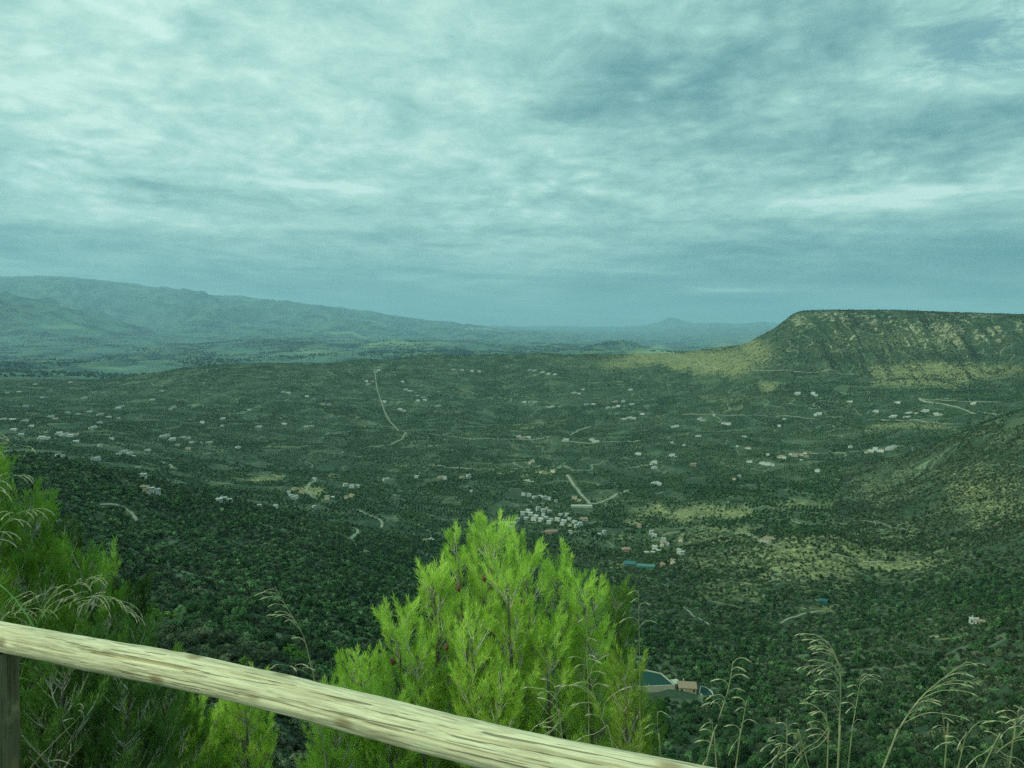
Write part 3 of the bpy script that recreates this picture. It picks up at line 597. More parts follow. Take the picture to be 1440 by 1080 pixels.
# ---------------------------------------------------------------- crowns
def crown_np(nl, leaf, rx, rz, clumps, seed, flat=0.0, base=.15, top_taper=0.0):
    """leaf-sized triangles spread over the shells of many clumps inside an uneven ellipsoid of radius rx, height rz"""
    q = np.random.default_rng(seed)
    cc = q.normal(size=(clumps, 3)); cc /= np.linalg.norm(cc, axis=1, keepdims=True); cc *= (q.random((clumps, 1))**.45)*.72
    cc[:, 2] = np.abs(cc[:, 2])*1.15-.25
    cr = .22+.22*q.random(clumps)
    k = q.integers(0, clumps, nl)
    d = q.normal(size=(nl, 3)); d /= np.linalg.norm(d, axis=1, keepdims=True)
    d[:, 2] = np.where(q.random(nl) < .75, np.abs(d[:, 2]), d[:, 2])
    p = cc[k]+d*(cr[k]*(.75+.35*q.random(nl)))[:, None]
    if top_taper: p[:, :2] *= np.clip(1.15-top_taper*(p[:, 2:]+.3)/1.3, .1, 1.2)
    p[:, 0] *= rx; p[:, 1] *= rx; p[:, 2] = (p[:, 2]+.35)/1.3*rz+base
    u = d+q.normal(size=(nl, 3))*.6; u /= np.linalg.norm(u, axis=1, keepdims=True)
    a = np.cross(u, q.normal(size=(nl, 3))); a /= np.linalg.norm(a, axis=1, keepdims=True); b = np.cross(u, a)
    L = leaf*(.6+.8*q.random((nl, 1)))
    V = np.concatenate([p-a*L*.5, p+a*L*.5, p+b*L*.55+a*L*.1, p-b*L*.45-a*L*.1], 1).reshape(-1, 3)
    i = np.arange(nl)*4
    return V, np.stack([i, i+3, i+1, i+2], 1)
def crown_mesh(name, m, *a, **k):
    V, Fq = crown_np(*a, **k); return mesh_np(name, V, Fq, m, link=False)
def lump_mesh(name, m, rx, rz, seed, base=.3, sub=2):
    """a distant crown: many small jagged faces round an uneven core (seen a few pixels wide)"""
    V, Fq = crown_np(70, rx*.75, rx, rz, 6, seed, base=base); return mesh_np(name, V, Fq, m, link=False)
def trunk_mesh(name, h, r, seed, limbs=4):
    q = random.Random(seed); b = MB()
    pts = [(0, 0, -.8), (q.uniform(-.05, .05), q.uniform(-.05, .05), h*.5), (q.uniform(-.1, .1), q.uniform(-.1, .1), h)]
    b.tube(pts, [r*1.3, r, r*.75], 7)
    for k in range(limbs):
        a = k*2.4+q.random(); l = h*.9
        b.tube([pts[2], (pts[2][0]+math.cos(a)*l*.35, pts[2][1]+math.sin(a)*l*.35, h+l*.4), (pts[2][0]+math.cos(a)*l*.7, pts[2][1]+math.sin(a)*l*.7, h+l*.95)], [r*.6, r*.4, r*.15], 5)
    me = bpy.data.meshes.new(name); me.from_pydata(b.v, [], b.f); me.materials.append(M_BARK); return me
NEARD, MIDD = 230, 1150
T = {}
T['olive'] = {'near': [crown_mesh('olive_crown', M_OLIVE, 2600, .30, 2.5, 3.3, 16, 11+i, base=1.0) for i in range(3)],
              'mid': [crown_mesh('olive_crown', M_OLIVE, 420, .75, 2.5, 3.3, 12, 21+i, base=.9) for i in range(3)],
              'far': [lump_mesh('olive_crown', M_OLIVE, 2.5, 3.4, 31+i, .6) for i in range(3)], 'trunk': trunk_mesh('olive_trunk', 1.3, .22, 1)}
T['ever'] = {'near': [crown_mesh('evergreen_crown', M_EVER, 3400, .32, 3.0, 5.0, 22, 41+i, base=.9) for i in range(3)],
             'mid': [crown_mesh('evergreen_crown', M_EVER, 520, .85, 3.0, 5.0, 15, 51+i, base=.8) for i in range(3)],
             'far': [lump_mesh('evergreen_crown', M_EVER, 3.0, 5.0, 61+i, .6) for i in range(3)], 'trunk': trunk_mesh('evergreen_trunk', 1.8, .24, 2)}
T['scrub'] = {'near': [crown_mesh('scrub_bush', M_SCRUB, 1500, .13, 1.1, 1.35, 14, 71+i, base=-.05) for i in range(3)],
              'mid': [crown_mesh('scrub_bush', M_SCRUB, 260, .36, 1.1, 1.35, 9, 81+i, base=-.05) for i in range(3)],
              'far': [lump_mesh('scrub_bush', M_SCRUB, 1.2, 1.4, 91+i, -.1) for i in range(3)]}
# ---------------------------------------------------------------- scattering
def polar_pts(r0, r1, n, a0=-.68, a1=.68):
    r = np.sqrt(r0*r0+(r1*r1-r0*r0)*rng.random(n)); a = a0+(a1-a0)*rng.random(n); return r*np.sin(a), r*np.cos(a)
def area(r0, r1): return .5*1.36*(r1*r1-r0*r0)
class Mask:
    """spatial hash of clearings (roads, houses)"""
    def __init__(s, L, cell=24):
        s.c = cell; s.d = {}
        for x, y, r in L:
            k = int(math.ceil(r/cell))
            for i in range(int(x//cell)-k, int(x//cell)+k+1):
                for j in range(int(y//cell)-k, int(y//cell)+k+1): s.d.setdefault((i, j), []).append((x, y, r))
    def keep(s, X, Y):
        ok = np.ones(len(X), bool); ci = np.floor(X/s.c).astype(int); cj = np.floor(Y/s.c).astype(int)
        for n in range(len(X)):
            L = s.d.get((ci[n], cj[n]))
            if L:
                x = X[n]; y = Y[n]
                for (a, b, r) in L:
                    if (x-a)**2+(y-b)**2 < r*r: ok[n] = False; break
        return ok
CLEAR = Mask(road_pts+house_pts)
pool = {'olive': [], 'ever': [], 'scrub': []}
def add_pool(kind, X, Y, sc, ph):
    if len(X) == 0: return
    Z = hgt(X, Y); px, py = project(X, Y, Z)
    k = (px > -60) & (px < 1500) & (py < 1180) & visible(X, Y, Z+ph*sc, .0015)
    X, Y, Z, sc = X[k], Y[k], Z[k], sc[k]
    k = CLEAR.keep(X, Y); pool[kind].append(np.stack([X[k], Y[k], Z[k], sc[k]], 1))
# near and middle slopes, 60..1150 m: mixed dense cover
X, Y = polar_pts(110, 1250, int(area(110, 1250)/10)); Z = hgt(X, Y); dr, wd, px, py = cover(X, Y, Z); r = np.hypot(X, Y)
cl = fbm(X/45, Y/45, 3, 101); left = sstep(760, 560, px)
u = rng.random(len(X))
p_ever = .04+.75*wd+.35*sstep(.52, .66, cl)*(1-left*.4)
p_oliv = (.62*left+.16*(1-left))*sstep(.62, .45, cl)+.10
dens = np.clip(1.0-1.1*dr*sstep(820, 960, px)-.6*dr*(1-sstep(820, 960, px)), .05, 1)*(.55+.45*sstep(.3, .5, fbm(X/30, Y/30, 2, 102)))
keep = rng.random(len(X)) < dens
ke = keep & (u < p_ever*.55); ko = keep & (u >= p_ever*.55) & (u < p_ever*.55+p_oliv*.6); ks = keep & (u >= p_ever*.55+p_oliv*.6) & (u < .95)
add_pool('ever', X[ke], Y[ke], .38+.62*rng.random(ke.sum())**1.6, 5); add_pool('olive', X[ko], Y[ko], .45+.45*rng.random(ko.sum()), 4); add_pool('scrub', X[ks], Y[ks], .9+1.1*rng.random(ks.sum()), 1.4)
# near spur of low grey scrub
X, Y = polar_pts(30, 115, int(area(30, 115)/1.5)); u = rng.random(len(X)); k = rng.random(len(X)) < .85
add_pool('scrub', X[k], Y[k], .35+.65*rng.random(k.sum())**1.5, 1.4)
X, Y = polar_pts(6.5, 30, int(area(6.5, 30)/.8)); k = rng.random(len(X)) < .9
add_pool('scrub', X[k], Y[k], .30+.35*rng.random(k.sum()), 1.4)
# right hand spur and open ground 1200-2300 m: sparse dark bushes
X, Y = polar_pts(1150, 2300, int(area(1150, 2300)/55)); Z = hgt(X, Y); dr, wd, px, py = cover(X, Y, Z); r = np.hypot(X, Y)
RIGHT = sstep(1120, 1230, px+ (py-700)*.35)*sstep(600, 640, py+fbm(X/80, Y/80, 2, 44)*30)
k = (RIGHT > .5); d = np.clip(.30+.9*wd-.12*dr, .04, 1)*(.35+.9*sstep(.42, .6, fbm(X/70, Y/70, 3, 111)))
kk = k & (rng.random(len(X)) < d)
h_ = rng.random(len(X)) < .3+.6*wd
X2, Y2 = polar_pts(1150, 2300, int(area(1150, 2300)*.42/16), .28, .68); px2, py2 = project(X2, Y2, hgt(X2, Y2)); k2 = (sstep(1120, 1230, px2+(py2-700)*.35)*sstep(600, 640, py2+fbm(X2/80, Y2/80, 2, 44)*30) > .5) & (rng.random(len(X2)) < .2+.8*sstep(.35, .6, fbm(X2/40, Y2/40, 3, 161)))
add_pool('scrub', X2[k2], Y2[k2], .5+.9*rng.random(k2.sum()), 1.4)
add_pool('ever', X[kk & h_], Y[kk & h_], .35+.5*rng.random((kk & h_).sum()), 5); add_pool('scrub', X[kk & ~h_], Y[kk & ~h_], 1.0+1.4*rng.random((kk & ~h_).sum()), 1.4)
# valley: patchwork of orchards, woods and open plots, 1150..5900 m
def valley(r0, r1, sp):
    n = int(r1*math.sin(.68)/sp)+2
    gx = np.arange(-n, n+1)*sp; gy = np.arange(int(r0*.75/sp), int(r1/sp)+1)*sp
    A, B = np.meshgrid(gx, gy); A = A.ravel().astype(float); B = B.ravel().astype(float)
    # every plot turns its own rows: rotate the grid about the plot's seed
    fi_, fj_ = field_of(A, B); ang = hash2(fi_, fj_, 7)*math.pi*.5
    # candidates jittered: rotate offset within cell lattice
    cx_ = (fi_+.5)*FS; cy_ = (fj_+.5)*FS
    ca, sa = np.cos(ang), np.sin(ang); dx = A-cx_; dy = B-cy_
    X = cx_+ca*dx-sa*dy; Y = cy_+sa*dx+ca*dy
    f2i, f2j = field_of(X, Y)
    same = (f2i == fi_) & (f2j == fj_)
    t = hash2(fi_, fj_, 8)
    jit = np.where(t < .62, .9, 3.5)
    X = X+rng.normal(size=len(X))*jit; Y = Y+rng.normal(size=len(X))*jit
    r = np.hypot(X, Y); az = np.arctan2(X, Y)
    k = (r > r0) & (r < r1) & (np.abs(az) < .68)
    X, Y, t, same = X[k], Y[k], t[k], same[k]; r = r[k]; az = az[k]
    Z = hgt(X, Y); dr, wd, px, py = cover(X, Y, Z)
    RT = sstep(1120, 1230, px+(py-700)*.35)*sstep(600, 640, py+fbm(X/80, Y/80, 2, 44)*30)*(r < 2300)
    me = sstep(3850, 4200, r)*sstep(.27, .31, az)
    dens = np.where(t < .62, .97, np.where(t < .90, .99, np.where(t < .96, .6, .2)))
    dens = np.maximum(dens, wd)*(1-.92*sstep(.25, .8, dr))*(1-(RT > .5))
    dens *= 1-.8*me
    dens *= .80+.3*sstep(.35, .55, fbm(X/60, Y/60, 3, 121))
    dens = np.where(~same, dens*.6, dens)
    kk = rng.random(len(X)) < dens
    ev = kk & ((rng.random(len(X)) < np.clip(wd*1.2+.13+.5*((t > .58) & (t < .72)), 0, 1)))
    ol = kk & ~ev
    g1 = .58+.42*rng.random(len(X))
    add_pool('ever', X[ev], Y[ev], g1[ev]*.95, 5); add_pool('olive', X[ol], Y[ol], g1[ol], 4)
valley(1150, 2300, 6.6); valley(2300, 3900, 7.6); valley(3900, 5900, 9.5)
# bushes on the mesa face and its flat top
X, Y = polar_pts(3900, 5400, 60000, .28, .68); Z = hgt(X, Y); kk = rng.random(len(X)) < .75*sstep(.35, .6, fbm(X/90, Y/90, 3, 131))*sstep(.28, .40, np.arctan2(X, Y))
add_pool('scrub', X[kk], Y[kk], 1.2+2.2*rng.random(kk.sum())**2.5, 1.4)
# dark copses on the far hills
X, Y = polar_pts(6200, 22000, 90000); kk = rng.random(len(X)) < .9*sstep(.5, .62, fbm(X/700, Y/700, 4, 141))
add_pool('ever', X[kk], Y[kk], 2.2+2.8*rng.random(kk.sum()), 5)
# ---------------------------------------------------------------- countable plants, nearest and largest first; the rest as mass
SPEC = {'olive': ('olive_tree', 'olive tree', 4.2), 'ever': ('evergreen_tree', 'evergreen tree', 5.5), 'scrub': ('scrub_bush', 'bush', 1.4)}
def region_phrase(kind, px, py, r):
    if kind == 'scrub':
        if r < 115: return 'low grey green scrub bush on the near spur just past the railing'
        return 'small scrub bush on the brushy slope beyond the near spur' if px < 760 else 'small scrub bush on the brushy lower right slope'
    if kind == 'ever':
        return 'dark evergreen tree on the brushy left slope' if px < 620 else 'dark evergreen tree on the wooded slope behind the pine' if px < 920 else 'dark evergreen tree on the wooded lower right slope'
    return 'grey green olive tree on the left slope' if px < 620 else 'grey green olive tree on the slope behind the pine' if px < 920 else 'grey green olive tree on the lower right slope'
def gn_scatter(name, pts, templates, m, label, group=None):
    """one mass object: points that carry size, turn and pick; copies of the crowns of standing trees"""
    me = bpy.data.meshes.new(name); me.vertices.add(len(pts)); me.vertices.foreach_set('co', pts[:, :3].astype(np.float32).ravel())
    for an, arr in (('scl', pts[:, 3]), ('rot', rng.random(len(pts))*6.283), ('tall', .7+.65*rng.random(len(pts)))):
        at = me.attributes.new(an, 'FLOAT', 'POINT'); at.data.foreach_set('value', arr.astype(np.float32))
    at = me.attributes.new('pick', 'INT', 'POINT'); at.data.foreach_set('value', rng.integers(0, len(templates), len(pts)).astype(np.int32))
    me.materials.append(m)
    o = bpy.data.objects.new(name, me); COL.objects.link(o)
    ng = bpy.data.node_groups.new(name+'_nodes', 'GeometryNodeTree')
    ng.interface.new_socket('Geometry', in_out='INPUT', socket_type='NodeSocketGeometry'); ng.interface.new_socket('Geometry', in_out='OUTPUT', socket_type='NodeSocketGeometry')
    N = ng.nodes; Lk = ng.links
    gi = N.new('NodeGroupInput'); go = N.new('NodeGroupOutput'); iop = N.new('GeometryNodeInstanceOnPoints'); g2i = N.new('GeometryNodeGeometryToInstance')
    for t in templates[::-1]:
        oi = N.new('GeometryNodeObjectInfo'); oi.inputs['Object'].default_value = t; oi.transform_space = 'ORIGINAL'; Lk.new(oi.outputs['Geometry'], g2i.inputs[0])
    def at_(nm, ty):
        a = N.new('GeometryNodeInputNamedAttribute'); a.data_type = ty; a.inputs['Name'].default_value = nm; return a.outputs['Attribute']
    cr = N.new('ShaderNodeCombineXYZ'); Lk.new(at_('rot', 'FLOAT'), cr.inputs[2])
    cs = N.new('ShaderNodeCombineXYZ'); s_ = at_('scl', 'FLOAT'); ml = N.new('ShaderNodeMath'); ml.operation = 'MULTIPLY'
    Lk.new(s_, ml.inputs[0]); Lk.new(at_('tall', 'FLOAT'), ml.inputs[1]); Lk.new(s_, cs.inputs[0]); Lk.new(s_, cs.inputs[1]); Lk.new(ml.outputs[0], cs.inputs[2])
    iop.inputs['Pick Instance'].default_value = True
    Lk.new(gi.outputs[0], iop.inputs['Points']); Lk.new(g2i.outputs[0], iop.inputs['Instance']); Lk.new(at_('pick', 'INT'), iop.inputs['Instance Index'])
    Lk.new(cr.outputs[0], iop.inputs['Rotation']); Lk.new(cs.outputs[0], iop.inputs['Scale']); Lk.new(iop.outputs[0], go.inputs[0])
    md = o.modifiers.new('scatter', 'NODES'); md.node_group = ng
    tag(o, label, name.replace('_', ' '), kind='stuff'); return o
def individual(kind, x, y, z, sc, lod, i, label, group):
    nm, cat, hh = SPEC[kind]; me = T[kind][lod][i % 3]
    if kind == 'scrub':
        o = bpy.data.objects.new(nm, me); COL.objects.link(o); o.location = (x, y, z); o.rotation_euler.z = i*1.7; o.scale = (sc, sc, sc*(.8+.4*((i*37 % 10)/10)))
        tag(o, label, cat, group); return o
    t = empty(nm, (x, y, z), i*1.7); t.scale = (sc, sc, sc*(.8+.4*((i*37 % 10)/10)))
    c = bpy.data.objects.new('crown', me); COL.objects.link(c); c.parent = t
    k = bpy.data.objects.new('trunk', T[kind]['trunk']); COL.objects.link(k); k.parent = t
    tag(t, label, cat, group); return c
MASSNAME = {'olive': ('olive_grove', 'olive groves in rows covering the valley'), 'ever': ('woodland', 'dark evergreen woodland filling the ravines'), 'scrub': ('scrubland', 'low scrub covering the slopes')}
for kind in pool:
    A = np.concatenate(pool[kind]); px, py = project(A[:, 0], A[:, 1], A[:, 2]); r = np.hypot(A[:, 0], A[:, 1])
    inf = (px > 5) & (px < 1435) & (py < 1075) & (py > 0) & visible(A[:, 0], A[:, 1], A[:, 2]+SPEC[kind][2]*A[:, 3]*.5, 0)
    # those that stand behind the pine or the rail are no candidates
    inf &= ~((px < 190) & (py > 690)) & ~((px > 430) & (px < 905) & (py > 800)) & ~((py > 866+.212*px) & (px < 980))
    app = np.where(inf, A[:, 3]*SPEC[kind][2]/r, 0)
    order = np.argsort(-app); ind = order[:296]; rest = np.ones(len(A), bool); rest[ind] = False
    for n_, i in enumerate(ind):
        lod = 'near' if r[i] < 330 else 'mid'; lb = region_phrase(kind, px[i], py[i], r[i])
        individual(kind, *map(float, A[i]), lod, n_, lb, lb.replace('tree on', 'trees on').replace('bush on', 'bushes on'))
    R = A[rest]; rr = r[rest]
    # one standing plant of each far form lends its crown to the mass
    far_src = []; mid_src = []; near_src = []
    jj = np.argsort(rr)
    for lod, lst, lo, hi in (('far', far_src, MIDD+60, 1800), ('mid', mid_src, 400, 1000), ('near', near_src, 20, 330)):
        cand = np.where((rr > lo) & (rr < hi))[0]
        for i in range(3):
            c = cand[i*7 % len(cand)] if len(cand) else 0
            p = R[c]; lb = region_phrase(kind, *[float(v[0]) for v in project(p[:1], p[1:2], p[2:3])], float(rr[c])) if lod != 'far' else {'olive': 'small olive tree out in the orchards of the valley', 'ever': 'small dark evergreen tree out on the valley floor', 'scrub': 'tiny scrub bush on the dry far hillside'}[kind]
            lst.append(individual(kind, float(p[0]), float(p[1]), float(p[2]), float(p[3]), lod, i, lb, lb.replace('tree o', 'trees o').replace('bush on', 'bushes on')))
    nm, lb = MASSNAME[kind]
    # a single mass object per kind, with the near, middle and far forms picked by distance
    o = gn_scatter(nm, R, near_src+mid_src+far_src, T[kind]['mid'][0].materials[0], lb)
    pk = rng.integers(0, 3, len(R))+np.where(rr < NEARD, 0, np.where(rr < MIDD, 3, 6)); o.data.attributes['pick'].data.foreach_set('value', pk.astype(np.int32))
    print(kind, len(R))
# cypresses on the left spur, bright bushes on the near spur, solitary trees
CYV = crown_mesh('cypress_crown', M_CYP, 700, .7, 1.3, 11, 14, 201, base=.4, top_taper=.85); CYT = trunk_mesh('cypress_trunk', 1.2, .2, 5, 0)
def cypress(x, y, sc, label, group=None):
    p = hit(x, y)
    if p is None: return
    t = empty('cypress_tree', p, x); t.scale = (sc, sc, sc)
    for n_, me in (('crown', CYV), ('trunk', CYT)): c = bpy.data.objects.new(n_, me); COL.objects.link(c); c.parent = t
    tag(t, label, 'cypress', group)
for x, y in ((52,638),(56,639),(60,639),(65,640),(70,640),(73,641),(79,641),(84,642)): cypress(x, y, random.uniform(.6, 1.05), 'narrow dark cypress in the row on the crest of the left slope', 'cypress row on the crest of the left slope')
cypress(955, 580, 1.0, 'narrow cypress in mid valley right of the estate')
for (x, y, s_, lab) in ((411,733,2.3,'large dark tree standing in the small open field left of centre'),(1400,735,1.9,'large solitary dark tree on the right spur'),(1270,752,1.5,'rounded dark tree on the slope of the right spur'),(1297,753,1.2,'smaller round tree beside the rounded tree on the right spur'),(1378,706,1.4,'dark tree high on the right spur'),(1412,953,1.2,'round dark bush on the lower right edge slope')):
    p = hit(x, y)
    if p is None: continue
    t = empty('evergreen_tree', p, x); t.scale = (s_, s_, s_)
    for n_, me in (('crown', T['ever']['near'][0]), ('trunk', T['ever']['trunk'])): c = bpy.data.objects.new(n_, me); COL.objects.link(c); c.parent = t
    tag(t, lab, 'evergreen tree')
BB = crown_mesh('bush_crown', M_BRIGHT, 2600, .16, 1.5, 1.9, 16, 301, base=-.1)
for (x, y, s_, lab) in ((213,870,1.0,'bright green bush at the crest of the near spur'),(240,868,.8,'small bright green bush right of the first on the near spur crest'),(415,925,1.3,'bright green bush at the far end of the near spur'),(455,945,1.1,'bright green bush just above the rail right of the near spur'),(345,935,.8,'bright green bush low on the near spur by the rail')):
    p = hit(x, y+6)
    o = bpy.data.objects.new('bright_bush', BB); COL.objects.link(o); o.location = p; k_ = s_*p.length/95; o.scale = (k_, k_, k_); o.rotation_euler.z = x; tag(o, lab, 'bush')
# ---------------------------------------------------------------- pines
def shoots_mesh(name, shoots, m, nlen, nwid, per, seed, parent):
    """shoots: (origin, direction, length); each carries a bottlebrush of needles"""
    q = np.random.default_rng(seed); O = np.array([s[0] for s in shoots]); D = np.array([s[1] for s in shoots]); L = np.array([s[2] for s in shoots])
    n = len(O); cnt = np.maximum((per*L/.2).astype(int), 12); k = np.repeat(np.arange(n), cnt); M_ = len(k)
    t = q.random(M_)**.8; D = D/np.linalg.norm(D, axis=1, keepdims=True)
    p = O[k]+D[k]*(t*L[k])[:, None]
    rad = np.cross(D[k], q.normal(size=(M_, 3))); rad /= np.linalg.norm(rad, axis=1, keepdims=True)
    ang = (.35+.45*q.random(M_))*(1.15-.5*t); nd = D[k]*np.cos(ang)[:, None]+rad*np.sin(ang)[:, None]
    nd[:, 2] += .05; ll = nlen*(.7+.5*q.random(M_)); tip = p+nd*ll[:, None]
    side = np.cross(nd, q.normal(size=(M_, 3))); side /= np.linalg.norm(side, axis=1, keepdims=True)
    w_ = nwid*(.7+.6*q.random((M_, 1)))
    mid = p+nd*(ll*.55)[:, None]
    V = np.concatenate([p-side*w_*.35, mid-side*w_*.5, tip, mid+side*w_*.5], 1).reshape(-1, 3); i = np.arange(M_)*4
    return mesh_np(name, V, np.stack([i, i+1, i+2, i+3], 1), m, parent)
def pine(base, H, prof, leaders, m, seed, label, nsc=1.0, dens=1.0, lean=(0, 0), cones=0, zmin=0.0, per=54):
    q = random.Random(seed); t = empty('pine_tree', base); tag(t, label, 'pine tree'); wood = MB(); twigs = MB(); shoots = []
    def leader(x0, y0, z0, h, rsc):
        n = 12; pts = []
        for i in range(n+1):
            s_ = i/n; pts.append(Vector((x0*min(1, s_*2.2)+lean[0]*s_+.06*math.sin(s_*5+seed), y0*min(1, s_*2.2)+lean[1]*s_+.06*math.cos(s_*4+seed), z0+h*s_)))
        wood.tube(pts, [max(.012, .055*rsc*H/4*(1-.85*i/n)) for i in range(n+1)], 8)
        nl = int(h*12*dens)
        for j in range(nl):
            s_ = .12+.88*(j+q.random()*.7)/nl; zz = z0+h*s_
            if zz < zmin: continue
            f = s_*n; i0 = min(int(f), n-1); o_ = pts[i0].lerp(pts[i0+1], f-i0)
            az = j*2.399+q.uniform(-.3, .3); L_ = prof(zz/H)*rsc*(.62+.5*q.random())
            if L_ < .12: L_ = .12
            el = .35+.55*s_+q.uniform(-.12, .12)
            # limb curves upward
            P_ = [o_]; m_ = 7; d_ = Vector((math.cos(az)*math.cos(el), math.sin(az)*math.cos(el), math.sin(el)))
            for a in range(m_):
                d_ = (d_+Vector((q.uniform(-.10, .10), q.uniform(-.10, .10), .10))).normalized(); P_.append(P_[-1]+d_*(L_/m_))
            twigs.tube(P_, [max(.0055, .022*L_/1.2*(1-.8*a/m_)) for a in range(m_+1)], 5, False)
            shoots.append((P_[-2], d_, .20*nsc))
            ns = int(3+L_*16*dens)
            for b in range(ns):
                u_ = .22+.78*(b+q.random())/ns; f2 = u_*m_; i2 = min(int(f2), m_-1); s0 = P_[i2].lerp(P_[i2+1], f2-i2); dl = (P_[i2+1]-P_[i2]).normalized()
                side = dl.cross(Vector((0, 0, 1))).normalized()*(1 if b % 2 else -1)
                e = (dl*.75+side*q.uniform(.35, .9)+Vector((0, 0, q.uniform(.15, .9)))).normalized()
                l2 = (.14+.26*(1-u_)*L_+.08*q.random())*nsc
                e2 = (e+Vector((0, 0, .35))).normalized(); mid_ = s0+e*l2*.5; end = mid_+e2*l2*.5
                if l2 > .2:
                    twigs.tube([s0, mid_, end], [.0065, .0055, .004], 4, False)
                    shoots.append((mid_, (e+Vector((q.uniform(-.5, .5), q.uniform(-.5, .5), .4))).normalized(), .13*nsc))
                    shoots.append((s0.lerp(mid_, .6), (e+Vector((q.uniform(-.7, .7), q.uniform(-.7, .7), .5))).normalized(), .12*nsc))
                shoots.append((end-e2*.06, e2, (.13+.08*q.random())*nsc))
        shoots.append((pts[-2], (pts[-1]-pts[-2]), .3*nsc)); shoots.append((pts[-1]-Vector((0, 0, .1)), Vector((.1, 0, 1)), .2*nsc))
    for (x, y, z, h, rr) in leaders: leader(x, y, z, h, rr)
    wood.build('trunk', M_BARK, t, True); twigs.build('branches', M_TWIG, t, True)
    shoots_mesh('crown', shoots, m, .078*nsc, .0046*nsc, per, seed, t)
    for (cx_, cy_, cz_) in (cones or []):
        b = MB(); ax = Vector((.15, .1, -1)).normalized(); n = 8
        b.tube([Vector((cx_, cy_, cz_))+ax*(.085*i/n) for i in range(n+1)], [.004+.021*math.sin(math.pi*min(1, (i/n)**.7))*(1 if i % 2 else .82) for i in range(n+1)], 9)
        b.build('pine_cone', M_CONE, t, False)
    print('shoots', len(shoots)); return t
def gp(px, depth, extra=0.0):
    """ground point under a column at a given depth"""
    X, Y, Z = ray(px, 900); x, y = X*depth, Y*depth
    return Vector((x, y, float(hgt(x, y))-.1))
def top_h(base, px, py, depth): return P(px, py, depth).z-base.z
b = gp(682, 8.0); H = top_h(b, 685, 738, 8.0)
def pf(a, p=.8): return lambda s: a*max(0.0, 1-s)**p
fx = lambda px_, dep: (px_-720)/F*dep
def mk_cones(b, L, dep):
    out = []
    for (x, y) in L:
        p = P(x, y, dep)-b; out.append((p.x, p.y, p.z))
    return out
main_prof = lambda s: .20+1.62*max(0, 1-s)**.85 if s < .97 else .16
TOPS = [(690,748,0,1.0), (648,768,.15,.62), (742,776,-.1,.6), (785,796,.1,.6), (822,828,-.15,.55), (612,806,-.2,.58), (562,862,0,.60), (505,946,.1,.55), (455,1012,-.1,.5), (715,800,-.55,.55), (590,905,-.5,.5), (665,880,-.7,.5), (770,890,-.6,.5), (830,930,-.4,.5), (700,970,-.9,.45), (540,1000,-.6,.45)]
LD = []
for (x_, y_, dz_, rr_) in TOPS:
    tp = P(x_, y_, 8.0+dz_)-b; LD.append((tp.x, dz_, 0 if rr_ == 1.0 else tp.z*.30, tp.z-.10-(0 if rr_ == 1.0 else tp.z*.30), rr_))
main_prof = lambda s: .22+1.25*max(0, 1-s)**.8 if s < .985 else .18
pine(b, H, main_prof, LD, M_PINE, 5, 'bright green young pine with brown cones rising behind the railing', 1.0, .72, (.02, 0), mk_cones(b, [(680, 808), (644, 822), (735, 842), (627, 905), (551, 925)], 7.35), zmin=H*.3)
b2 = gp(868, 8.8); H2 = top_h(b2, 868, 838, 8.8)
pine(b2, H2, lambda s: .12+.85*max(0, 1-s)**.9, [(0, 0, 0, H2-.1, 1.0), (.25, -.5, 0, H2*.84, .9)], M_PINE_SHADE, 8, 'slimmer darker pine at the right of the bright young pine', 1.0, .9, (0, 0), zmin=H2*.2)
b3 = gp(880, 7.2); H3 = top_h(b3, 893, 945, 7.2)
pine(b3, H3, lambda s: .12+.8*max(0, 1-s)**.8, [(0, 0, 0, H3-.1, 1.0), (-.4, 0, 0, H3*.8, .9)], M_PINE, 18, 'low bright pine sapling at the right foot of the young pine', 1.0, 1.0, (.05, 0), zmin=H3*.2)
b4 = gp(-30, 6.2); H4 = top_h(b4, 8, 650, 6.2)
pine(b4, H4, lambda s: .16+.75*max(0, 1-s)**.7, [(0, 0, 0, H4-.1, 1.0), (.25, .2, H4*.2, H4*.62, .7), (.5, .6, H4*.1, H4*.52, .7)], M_PINE_SHADE, 12, 'tall pine cut by the left edge of the view', 1.0, .95, (.12, 0), zmin=H4*.2)
b5 = gp(95, 8.5); H5 = top_h(b5, 105, 765, 8.5)
pine(b5, H5, lambda s: .15+1.3*max(0, 1-s)**.8, [(0, 0, 0, H5-.1, 1.0), (.5, .3, 0, H5*.8, .8)], M_PINE_DEEP_SHADE, 14, 'dark shaded pine below the tall left pine', 1.0, .9, (0, 0), zmin=H5*.2)
b6 = gp(335, 8.2); H6 = top_h(b6, 338, 985, 8.2)
pine(b6, H6, lambda s: .15+.75*max(0, 1-s)**.7, [(0, 0, 0, H6-.1, 1.0), (-.45, 0, 0, H6*.9, .9)], M_PINE, 16, 'bright pine sapling showing just below the rail left of centre', 1.0, 1.0, (0, 0), zmin=H6*.2)
b7 = gp(225, 7.2); H7 = top_h(b7, 245, 955, 7.2)
pine(b7, H7, lambda s: .15+.95*max(0, 1-s)**.7, [(0, 0, 0, H7-.1, 1.0), (-.5, .1, 0, H7*.95, .9)], M_PINE_SHADE, 17, 'pine sapling under the rail between the dark pine and bright sapling', 1.0, .95, (0, 0), zmin=H7*.1)
b8 = gp(480, 7.4); H8 = top_h(b8, 470, 1000, 7.4)
pine(b8, H8, lambda s: .15+.9*max(0, 1-s)**.7, [(0, 0, 0, H8-.1, 1.0), (.5, 0, 0, H8*.95, .9)], M_PINE, 19, 'low pine growth under the rail at the foot of the young pine', 1.0, 1.0, (0, 0), zmin=H8*.1)
